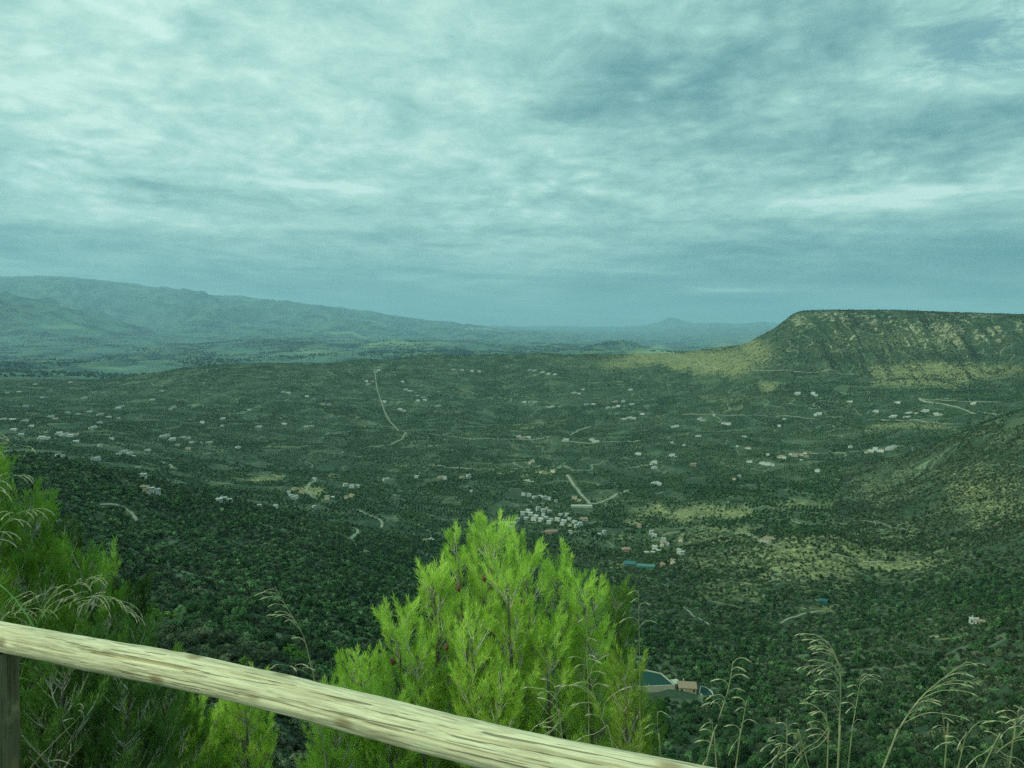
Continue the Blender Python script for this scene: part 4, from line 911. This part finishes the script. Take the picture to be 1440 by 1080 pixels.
b9 = gp(90, 6.0); H9 = top_h(b9, 100, 930, 6.0)
pine(b9, H9, lambda s: .15+.9*max(0, 1-s)**.7, [(0, 0, 0, H9-.1, 1.0), (.4, .3, 0, H9*.9, .9)], M_PINE_DEEP_SHADE, 20, 'dark pine boughs just right of the fence post below the rail', 1.0, .9, (0, 0), zmin=H9*.1)
# ---------------------------------------------------------------- wooden fence
def wood_material(name, a, b_, dark):
    m, nt, b = mat(name); g = G(nt); tc = g.n('ShaderNodeTexCoord').outputs['Object']
    mp = g.n('ShaderNodeMapping'); g.put(mp.inputs[0], tc); mp.inputs['Scale'].default_value = (2.2, 34, 34)
    gr0 = g.noise(mp.outputs[0], 1.0, 6, .65, dist=.4)
    mpf = g.n('ShaderNodeMapping'); g.put(mpf.inputs[0], tc); mpf.inputs['Scale'].default_value = (7, 170, 170)
    grf = g.noise(mpf.outputs[0], 1.0, 4, .7, dist=.3); gr = g.m('ADD', g.m('MULTIPLY', gr0, .5), g.m('MULTIPLY', grf, .5))
    mp2 = g.n('ShaderNodeMapping'); g.put(mp2.inputs[0], tc); mp2.inputs['Scale'].default_value = (2.6, 110, 110)
    cr = g.noise(mp2.outputs[0], 1.0, 3, .5, dist=.6)
    base = g.mix(g.ramp(gr, .36, .62), a, b_)
    blot = g.noise(tc, 5.5, 4, .6); base = g.mix(g.m('MULTIPLY', g.ramp(blot, .55, .75), .45), base, C(.42, .34, .18))
    crack = g.ramp(cr, .61, .645); base = g.mix(g.m('MULTIPLY', crack, .75), base, dark)
    mp3 = g.n('ShaderNodeMapping'); g.put(mp3.inputs[0], tc); mp3.inputs['Scale'].default_value = (4.6, 9, 9)
    vo = g.n('ShaderNodeTexVoronoi'); g.put(vo.inputs['Vector'], mp3.outputs[0]); vo.inputs['Scale'].default_value = 1.0
    kn = g.ramp(g.m('ADD', vo.outputs['Distance'], g.m('MULTIPLY', g.m('SUBTRACT', gr0, .5), .12)), .26, .08); base = g.mix(g.m('MULTIPLY', kn, .8), base, C(.22, .15, .07))
    g.put(b.inputs['Base Color'], base); b.inputs['Roughness'].default_value = .85
    bp = g.n('ShaderNodeBump'); bp.inputs['Strength'].default_value = .6; bp.inputs['Distance'].default_value = .003
    g.put(bp.inputs['Height'], g.m('SUBTRACT', g.m('ADD', gr, kn), g.m('MULTIPLY', crack, 1.5))); g.put(b.inputs['Normal'], bp.outputs[0]); return m
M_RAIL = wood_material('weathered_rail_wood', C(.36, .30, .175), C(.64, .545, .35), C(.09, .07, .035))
M_POST = wood_material('weathered_shaded_post_wood', C(.09, .075, .04), C(.15, .125, .07), C(.04, .03, .015))  # fence wood darkened, the rail's shade put into the post colour
fence = empty('wooden_fence', (-1.5, 2.765, 0)); tag(fence, 'weathered round pole railing with a post at the left edge', 'fence')
def log(name, ctr, rad, m, parent, rows=None, crack=None, seed=0, seg=150, n=640):
    """ctr: function s->Vector, s 0..1; local x runs along the log so that grain follows it"""
    A = ctr(0); B = ctr(1); ax = (B-A).normalized(); up = Vector((0, 0, 1)) if abs(ax.z) < .9 else Vector((0, 1, 0)); sd = ax.cross(up).normalized(); up2 = sd.cross(ax).normalized()
    M3 = Matrix((ax, -sd, up2)).transposed().to_4x4(); M3.translation = A; inv = M3.inverted()
    s_ = np.linspace(0, 1, n); th = np.arange(seg)*2*math.pi/seg; ctrs = np.array([inv @ ctr(float(x)) for x in s_]); Ltot = (B-A).length
    SS, TT = np.meshgrid(s_, th, indexing='ij')
    cxn = np.cos(TT)*2.2; sxn = np.sin(TT)*2.2
    r = rad*(1+.055*(fbm(SS*Ltot*3.1+cxn, sxn+5, 3, seed)-.5)*2+.03*(fbm(SS*Ltot*1.2, cxn*3+sxn*3.7+9, 3, seed+3)-.5)*2)
    r += rad*.05*(fbm(SS*Ltot*14, (cxn+sxn*1.3)*2+3, 3, seed+5)-.5)
    if crack:
        for (s0, s1, t0, dpt, wdt) in crack:
            wob = t0+.10*(fbm(SS*Ltot*2.3, SS*0+2, 3, seed+8)-.5)+.06*(fbm(SS*Ltot*9, SS*0+4, 2, seed+9)-.5)
            dth = (TT-wob+math.pi) % (2*math.pi)-math.pi; env = sstep(s0, s0+.02, SS)*(1-sstep(s1-.03, s1, SS))
            r -= rad*dpt*env*np.exp(-(dth/wdt)**2)
    V = np.stack([ctrs[:, 0][:, None]+0*TT, ctrs[:, 1][:, None]+r*np.cos(TT), ctrs[:, 2][:, None]+r*np.sin(TT)], -1).reshape(-1, 3)
    ii = np.arange(n*seg).reshape(n, seg); a = ii[:-1]; b = ii[1:]
    Q = np.stack([a, b, np.roll(b, -1, 1), np.roll(a, -1, 1)], -1).reshape(-1, 4)
    c0 = len(V); V = np.concatenate([V, ctrs[:1]+[[-.012, 0, 0]], ctrs[-1:]+[[.012, 0, 0]]])
    caps = [[c0, ii[0, k], ii[0, (k+1) % seg], ii[0, (k+1) % seg]] for k in range(0)]
    o = mesh_np(name, V, Q, m, parent, True)
    me = o.data; o.matrix_parent_inverse = Matrix.Identity(4); o.matrix_local = parent.matrix_world.inverted() @ M3 if parent else M3
    return o
bpy.context.view_layer.update()
RP = [(-420, 812), (-300, 836), (-150, 866), (0, 895), (133, 922), (230, 938), (320, 957), (400, 976), (480, 996), (600, 1028), (680, 1048), (813, 1080), (960, 1107), (1100, 1140), (1300, 1185)]
rpw = []
for x, y in RP:
    X, Y, Z = ray(x, y); k_ = 2.03/(Y+.49*X); rpw.append(Vector((X*k_, Y*k_, CAMZ+Z*k_)))
Tn = np.array([p.x for p in rpw]); ARR = np.array([[p.x, p.y, p.z] for p in rpw])
xs = np.linspace(Tn[0], Tn[-1], 300); sm = np.stack([np.interp(xs, Tn, ARR[:, k]) for k in range(3)], 1)
for _ in range(60): sm[1:-1] = .5*sm[1:-1]+.25*(sm[:-2]+sm[2:])
def rail_c(s): f = s*299; i = min(int(f), 298); return Vector(sm[i]).lerp(Vector(sm[i+1]), f-i)
log('rail', rail_c, .060, M_RAIL, fence, crack=[(.555, .67, 2.42, .38, .07), (.48, .57, 2.75, .16, .05), (.66, .78, 2.15, .16, .05), (.72, .93, 2.9, .14, .05), (.80, .97, 2.3, .12, .045), (.40, .52, 2.2, .12, .05), (.60, .76, 3.15, .12, .05)], seed=3)
pt = rail_c(float(np.interp(P(10, 895, 3.05).x, sm[:, 0], np.linspace(0, 1, 300))))
gz = float(hgt(pt.x, pt.y))
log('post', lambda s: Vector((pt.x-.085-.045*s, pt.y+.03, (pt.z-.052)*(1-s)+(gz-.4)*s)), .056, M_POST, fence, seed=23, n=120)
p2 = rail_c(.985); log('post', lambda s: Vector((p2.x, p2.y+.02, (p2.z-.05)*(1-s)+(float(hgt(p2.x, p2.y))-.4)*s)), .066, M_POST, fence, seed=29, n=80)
def line_to(A, B, sag=.02): return lambda s: A.lerp(B, s)+Vector((0, 0, sag*math.sin(math.pi*s)))
LA = rail_c(0.0)+Vector((.02, .01, 0)); LB = LA+Vector((-3.1, 1.52, -.32)); log('rail', line_to(LB, LA), .059, M_RAIL, fence, seed=33, n=300)
RA = rail_c(1.0); RB = RA+Vector((3.1, -1.52, .12)); log('rail', line_to(RA, RB), .061, M_RAIL, fence, seed=37, n=300)
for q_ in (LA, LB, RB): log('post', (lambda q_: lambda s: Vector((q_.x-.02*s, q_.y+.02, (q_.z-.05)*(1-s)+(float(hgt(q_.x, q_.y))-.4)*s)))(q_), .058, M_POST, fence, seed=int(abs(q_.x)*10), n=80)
# ---------------------------------------------------------------- tall grasses
M_STALK = simple('dry_grass_stalk', (.20, .20, .095), .6, .25, 20); M_SPIKE = simple('pale_seed_spikelet', (.33, .31, .17), .6, .25, 60)
M_STALK2 = simple('green_grass_stalk', (.13, .24, .06), .6, .25, 20)
def bez(P_, n):
    P_ = [Vector(p) for p in P_]; out = []
    for i in range(n+1):
        t = i/n*(len(P_)-1); k = min(int(t), len(P_)-2); u_ = t-k
        p0 = P_[max(k-1, 0)]; p1 = P_[k]; p2_ = P_[k+1]; p3 = P_[min(k+2, len(P_)-1)]
        out.append(.5*((2*p1)+(-p0+p2_)*u_+(2*p0-5*p1+4*p2_-p3)*u_**2+(-p0+3*p1-3*p2_+p3)*u_**3))
    return out
def grass(pix, depth, label, spk=14, spl=.16, thick=.0042, side=0, seed=0, start=.55, droop=.5, m=None, leafy=2):
    """pix: image points of the visible stalk, lowest first; it is rooted in the ground below them"""
    q = random.Random(seed); top = [P(x, y, depth) for x, y in pix]; p0 = top[0]; sl = max(-.45, min(.45, (top[1].x-p0.x)/max(top[1].z-p0.z, .02))); gx_, gy_ = p0.x-sl*.7*(p0.z-float(hgt(p0.x, p0.y))), p0.y
    root = Vector((gx_, gy_, float(hgt(gx_, gy_))-.03)); pts = [root]+top; pts = [p-root for p in pts]; c = bez(pts, 30)
    t = empty('tall_grass', root); tag(t, label, 'grass stalk'); b = MB(); b.tube(c, [thick*.8*(1-.7*i/30) for i in range(31)], 6); b.build('stalk', m or M_STALK, t, True)
    s = MB()
    for k in range(spk):
        f = min(.995, start+(1-start)*(k+q.uniform(-.6, .6))/spk) if k else start; fi_2 = f*30; i = min(int(fi_2), 29); o_ = c[i].lerp(c[i+1], fi_2-i); d = (c[i+1]-c[i]).normalized()
        lat = Vector((q.choice((-1, 1)) if side == 0 else side, q.uniform(-.6, .6), 0)).normalized()
        L_ = spl*(.5+.6*q.random())*(1.15-.6*(f-start)/(1-start))*q.choice((.6, 1, 1, 1.15))
        up_ = q.uniform(.35, 1.3) if droop < .75 else .5; e = [o_, o_+(d*(up_+.2)+lat*.7).normalized()*L_*.45, o_+(d*up_+lat*.9).normalized()*L_*.8+Vector((0, 0, -droop*L_*.12)), o_+(d*up_+lat).normalized()*L_*1.05+Vector((0, 0, -droop*L_*.38))]
        e = bez(e, 8); s.tube(e, [.0011]*9, 4, False)
        # drooping spikelets along the outer part
        for j in range(q.choice((1, 2, 2)) if droop < .75 else 3):
            a = e[8-j*2]; dd = (e[8-j*2]-e[6-j*2 if 6-j*2 >= 0 else 0]).normalized()+Vector((0, 0, -.25-droop*.4)); dd.normalize(); l3 = .022+.014*q.random()
            s.tube([a, a+dd*l3*.35, a+dd*l3*.8, a+dd*l3], [.0008, .0026, .0018, .0003], 5, False)
    if spk: s.build('seed_head', M_SPIKE, t, True)
    for k in range(leafy):
        l = MB(); z0 = c[3+2*k]; a = q.uniform(-.6, .6)+(math.pi if k % 2 else 0); L_ = .45+.2*q.random(); dr = Vector((math.cos(a), math.sin(a)*.6, 0)); base_i = len(l.v)
        for j in range(9):
            u_ = j/8; p = z0+dr*L_*u_*.6+Vector((0, 0, L_*(u_*1.1-u_*u_*.75))); w_ = .005*(1-u_)**.6+.0004; sdv = dr.cross(Vector((0, 0, 1))).normalized()
            l.v += [tuple(p-sdv*w_), tuple(p+Vector((0, 0, -.0015))), tuple(p+sdv*w_)]
        for j in range(8):
            o_ = j*3; l.f += [[o_, o_+1, o_+4, o_+3], [o_+1, o_+2, o_+5, o_+4]]
        l.build('blade', m or M_STALK, t, True)
    return t
grass([(990,1085),(1008,1020),(1024,970),(1031,930)], 2.9, 'leaning pale grass stalk just right of where the rail leaves the frame', 9, .09, .0058, 0, 1, .6)
grass([(1034,1085),(1042,1030),(1050,985)], 3.0, 'short upright grass stalk beside the leaning pale stalk', 5, .07, .0050, 0, 2, .6)
grass([(1008,1085),(1004,1050),(1002,1015)], 2.9, 'shortest grass stalk left of the leaning pale stalk', 4, .08, .004, -1, 3, .6)
grass([(1105,1085),(1106,1045),(1106,1010)], 3.1, 'thin short grass stalk between the leaning stalk and the tallest stalk', 3, .06, .0045, 0, 4, .7, leafy=1)
grass([(1178,1085),(1180,1030),(1182,975),(1180,935),(1164,902)], 2.8, 'tallest grass stalk with combed seed branches to its left', 17, .17, .0060, -1, 5, .50, .35)
grass([(1163,1085),(1164,1040),(1162,1000)], 2.9, 'short grass stalk left of the tallest grass stalk', 8, .12, .0045, -1, 6, .5)
grass([(1192,1085),(1198,1030),(1207,975),(1212,948)], 3.0, 'slim grass stalk right of the tallest grass stalk', 8, .09, .0042, 0, 7, .55)
grass([(1240,1085),(1262,1030),(1292,985),(1325,955),(1360,930)], 2.8, 'long grass stalk bending right with seed branches hanging down right', 13, .17, .0056, 1, 8, .45, .35)
grass([(1328,1085),(1330,1045),(1325,1000)], 3.0, 'plain upright grass stalk below the bending long stalk', 3, .06, .0050, 0, 9, .7, leafy=1)
grass([(1380,1085),(1400,1060),(1432,1035),(1460,1012)], 2.8, 'low grass stalk arching out at the right edge', 12, .13, .0042, 0, 10, .4, .4)
grass([(1345,1090),(1352,1060),(1350,1040)], 2.9, 'small seeded grass stalk in the bottom right corner', 7, .10, .004, 0, 11, .4)
grass([(1418,1090),(1424,1040),(1432,1012),(1430,1000)], 3.0, 'upright seeded grass stalk near the bottom right corner', 9, .08, .004, 0, 13, .5)
grass([(1080,1092),(1095,1070),(1104,1050)], 2.9, 'short drooping grass stalk under the thin short stalk', 6, .10, .0036, -1, 14, .4)
grass([(1140,1092),(1128,1068),(1120,1052)], 2.9, 'short grass stalk leaning left by the tallest stalk', 6, .10, .0036, -1, 15, .4)
grass([(828,1060),(828,1000),(826,940),(824,860)], 3.2, 'thin tall grass stalk crossing the dark part of the young pine', 5, .08, .0034, 0, 16, .7)
grass([(900,1085),(900,1000),(899,900),(898,830)], 3.3, 'thin tall grass stalk at the right edge of the young pine', 5, .06, .0030, 0, 17, .8)
grass([(792,1050),(786,1010),(780,960)], 3.1, 'grass stalk with side seed branches over the lower pine', 10, .16, .0034, -1, 18, .3, .3)
grass([(868,1085),(850,1020),(834,970),(822,925)], 3.0, 'bent pale grass stalk before the lower right of the young pine', 12, .15, .0034, 0, 19, .4, .3)
grass([(930,1090),(926,1040),(924,1000)], 3.1, 'thin grass stalk just before the end of the rail', 3, .06, .004, 0, 20, .7)
# left side
grass([(50,885),(75,862),(105,845),(135,838),(160,842),(178,862)], 3.5, 'arching grass plume hanging over the rail at the left', 22, .12, .0026, 0, 31, .5, 1.2, M_STALK2)
grass([(0,862),(40,852),(80,835),(120,815),(150,812)], 3.6, 'upper grass plume sweeping right from the left edge', 16, .10, .0024, 0, 32, .4, 1.0, M_STALK2)
grass([(-20,880),(10,866),(40,856),(62,858)], 3.6, 'small grass plume resting on the rail at the left edge', 10, .09, .0024, 0, 33, .4, 1.0, M_STALK2)
grass([(-30,720),(-10,690),(10,672),(32,668)], 3.4, 'grass head poking in before the tall left pine', 12, .10, .0026, 0, 34, .3, .8, M_STALK2)
grass([(-30,800),(0,745),(25,722),(48,716)], 3.3, 'arched grass stalk before the left pine at mid height', 12, .10, .0026, 0, 35, .3, .9, M_STALK2)
grass([(-40,640),(-15,628),(12,624),(40,628)], 3.4, 'topmost grass head across the left pine top', 10, .11, .0026, 0, 36, .3, .6, M_STALK2)
grass([(446,985),(438,940),(426,893),(404,855),(386,824)], 3.3, 'nodding grass stalk standing above the rail left of the young pine', 9, .13, .0040, -1, 37, .55, .4, M_STALK)
grass([(470,985),(440,952),(410,938),(390,934)], 3.3, 'thin grass stalk lying along the top of the rail', 4, .06, .0022, 0, 38, .6, .4, M_STALK2, leafy=0)
grass([(40,1085),(80,1040),(110,1010),(120,990)], 3.6, 'bent dry stalk among dark boughs below the rail', 3, .06, .0034, 0, 39, .7, .4)
# ---------------------------------------------------------------- sky
SUN_AZ, SUN_EL = math.radians(-112), math.radians(31)
sd = Vector((math.sin(SUN_AZ)*math.cos(SUN_EL), math.cos(SUN_AZ)*math.cos(SUN_EL), math.sin(SUN_EL)))
L = bpy.data.lights.new('sun', 'SUN'); L.energy = 2.9; L.angle = math.radians(4); L.color = (.84, 1.0, .72)
lo = bpy.data.objects.new('sun', L); COL.objects.link(lo); lo.rotation_euler = sd.to_track_quat('Z', 'Y').to_euler(); lo.location = (0, 0, 50)
W = bpy.data.worlds.new('World'); S.world = W; W.use_nodes = True; nt = W.node_tree; nt.nodes.clear(); g = G(nt)
out = g.n('ShaderNodeOutputWorld'); bg = g.n('ShaderNodeBackground'); nt.links.new(bg.outputs[0], out.inputs[0]); bg.inputs[1].default_value = .1
sky = g.n('ShaderNodeTexSky'); sky.sky_type = 'NISHITA'; sky.sun_disc = False; sky.sun_elevation = SUN_EL; sky.sun_rotation = SUN_AZ
tc = g.n('ShaderNodeTexCoord').outputs['Generated']; sp = g.n('ShaderNodeSeparateXYZ'); g.put(sp.inputs[0], tc)
dx, dy, dz = sp.outputs; azn_ = g.m('ARCTAN2', dx, dy); eln = g.m('ARCSINE', dz)
zc = g.m('MAXIMUM', g.m('ADD', dz, .17), .05)
cp = g.n('ShaderNodeCombineXYZ'); g.put(cp.inputs[0], g.m('DIVIDE', dx, zc)); g.put(cp.inputs[1], g.m('DIVIDE', dy, zc)); cv = cp.outputs[0]
mp = g.n('ShaderNodeMapping'); g.put(mp.inputs[0], cv); mp.inputs['Rotation'].default_value = (0, 0, .45); mp.inputs['Scale'].default_value = (1, 1.0, 1)
nA = g.noise(mp.outputs[0], 1.0, 7, .60, dist=.5); nB = g.noise(mp.outputs[0], 4.6, 8, .66, dist=.5); nC = g.noise(mp.outputs[0], 13.0, 5, .62, dist=.3)
# streaks seen low over the horizon
ce = g.n('ShaderNodeCombineXYZ'); g.put(ce.inputs[0], azn_); g.put(ce.inputs[1], g.m('MULTIPLY', g.m('SUBTRACT', eln, g.m('MULTIPLY', azn_, -.05)), 9.0)); nS = g.noise(ce.outputs[0], 3.4, 7, .60, dist=.4)
wr = g.noise(ce.outputs[0], 3.0, 4, .6); wr2 = g.noise(cv, .9, 4, .6)
def blob(x, y, wx, wy, k):
    a, te = azel(x, y); e = math.atan(te)
    da = g.m('DIVIDE', g.m('ADD', g.m('SUBTRACT', azn_, a), g.m('MULTIPLY', g.m('SUBTRACT', wr2, .5), .16)), wx/F)
    de = g.m('DIVIDE', g.m('ADD', g.m('SUBTRACT', eln, e), g.m('MULTIPLY', g.m('SUBTRACT', wr, .5), .05)), wy/F)
    s_ = g.m('ADD', g.m('MULTIPLY', da, da), g.m('MULTIPLY', de, de))
    return g.m('MULTIPLY', g.m('EXPONENT', g.m('MULTIPLY', s_, -1.0)), k)
up = g.ramp(eln, .03, .20, True)
v = g.m('ADD', .41, g.m('MULTIPLY', up, .28))
v = g.m('ADD', v, g.m('MULTIPLY', g.m('SUBTRACT', nA, .5), .75))
v = g.m('ADD', v, g.m('MULTIPLY', g.m('MULTIPLY', g.m('SUBTRACT', nB, .5), .70), g.m('ADD', .35, up)))
v = g.m('ADD', v, g.m('MULTIPLY', g.m('MULTIPLY', g.m('SUBTRACT', nC, .5), .28), up))
wv = g.n('ShaderNodeTexVoronoi'); wv.feature = 'SMOOTH_F1'; wv.inputs['Scale'].default_value = 9.5; wv.inputs['Smoothness'].default_value = .6
wn = g.n('ShaderNodeTexNoise'); g.put(wn.inputs['Vector'], mp.outputs[0]); wn.inputs['Scale'].default_value = 7.0; wn.inputs['Detail'].default_value = 5
wo = g.n('ShaderNodeVectorMath', operation='SCALE'); g.put(wo.inputs[0], wn.outputs[1]); wo.inputs['Scale'].default_value = .22
g.put(wv.inputs['Vector'], g.vm('ADD', mp.outputs[0], wo.outputs[0]))
v = g.m('ADD', v, g.m('MULTIPLY', g.m('MULTIPLY', g.m('SUBTRACT', .42, wv.outputs['Distance']), .42), g.m('MULTIPLY', up, g.ramp(nA, .35, .6))))
v = g.m('ADD', v, g.m('MULTIPLY', g.m('SUBTRACT', nS, .5), g.m('SUBTRACT', 1.5, g.m('MULTIPLY', up, 1.2))))
for bl in [(250,120,420,150,.16),(640,90,200,90,.08),(450,264,95,9,.5),(940,135,170,55,-.34),(1080,60,240,60,-.24),(1270,278,130,14,.5),(1090,290,90,10,.15),(1150,215,260,40,-.16),(1350,180,110,30,-.25),(1250,370,260,36,-.34),
           (1020,410,80,5,.34),(1330,432,150,8,.30),(850,350,120,30,.08),(230,268,70,14,-.16),(120,335,220,22,-.10),(300,310,160,14,.12),(150,355,120,6,.08),(420,385,60,4,.12),(780,345,90,16,.10),(1250,110,90,40,.10),(1360,120,60,24,.2),(820,200,150,30,.05),(1000,330,300,30,-.06)]:
    v = g.m('ADD', v, blob(*bl))
cr = g.n('ShaderNodeValToRGB'); g.put(cr.inputs[0], v)
E_ = cr.color_ramp.elements; E_[0].position = 0.0; E_[0].color = C(.105, .28, .335); E_[1].position = 1.0; E_[1].color = C(.68, .95, .87)
for p_, c_ in ((.22, C(.16, .36, .385)), (.42, C(.25, .485, .48)), (.62, C(.37, .65, .60)), (.8, C(.49, .79, .71))):
    e_ = cr.color_ramp.elements.new(p_); e_.color = c_
sc10 = g.n('ShaderNodeVectorMath', operation='SCALE'); g.put(sc10.inputs[0], cr.outputs[0]); sc10.inputs['Scale'].default_value = 10.0
# thin openings in the cloud where the clear sky shows
gap = g.m('MULTIPLY', g.m('ADD', blob(1390, 60, 90, 50, .8), blob(1300, 85, 60, 20, .3)), g.ramp(nB, .60, .42)); gap = g.m('MINIMUM', gap, .85)
skc = g.n('ShaderNodeVectorMath', operation='MULTIPLY'); g.put(skc.inputs[0], sky.outputs[0]); skc.inputs[1].default_value = (.9, 1.25, .95)
high = g.m('ADD', 1.0, g.m('MULTIPLY', g.ramp(eln, .46, 1.15), 1.1))      # an overcast sky is brightest overhead
bst = g.n('ShaderNodeVectorMath', operation='SCALE'); g.put(bst.inputs[0], g.mix(gap, sc10.outputs[0], skc.outputs[0])); g.put(bst.inputs['Scale'], high)
g.put(bg.inputs[0], bst.outputs[0])
# ---------------------------------------------------------------- air
hz = MB(); zb = float(GZ.min())-1.0; zt = float(GZ.max())+60
hz.box(-90000, 90000, -90000, 90000, zb, zt); m = bpy.data.materials.new('valley_haze'); m.use_nodes = True; nt = m.node_tree; nt.nodes.clear()
o_ = nt.nodes.new('ShaderNodeOutputMaterial'); pv = nt.nodes.new('ShaderNodeVolumePrincipled'); nt.links.new(pv.outputs[0], o_.inputs['Volume'])
pv.inputs['Density'].default_value = 2.3e-5; pv.inputs['Color'].default_value = C(.50, .80, .98); pv.inputs['Anisotropy'].default_value = .1
ho = hz.build('haze', m); tag(ho, 'blue green haze lying over the whole valley', 'haze', kind='stuff')
# ---------------------------------------------------------------- camera
cam = bpy.data.cameras.new('camera'); co = bpy.data.objects.new('camera', cam); COL.objects.link(co); S.camera = co
cam.sensor_width = 36; cam.lens = 36*F/1440; cam.clip_end = 300000; cam.clip_start = .1
co.location = (0, 0, CAMZ); co.rotation_euler = (math.pi/2-PIT, 0, 0)
S.view_settings.view_transform = 'Standard'; S.view_settings.look = 'None'; S.view_settings.exposure = 0.0; S.view_settings.gamma = 1.0
S.render.engine = 'CYCLES'; S.cycles.use_denoising = False; S.cycles.volume_bounces = 0; S.cycles.max_bounces = 5; S.cycles.diffuse_bounces = 3; S.cycles.transparent_max_bounces = 8
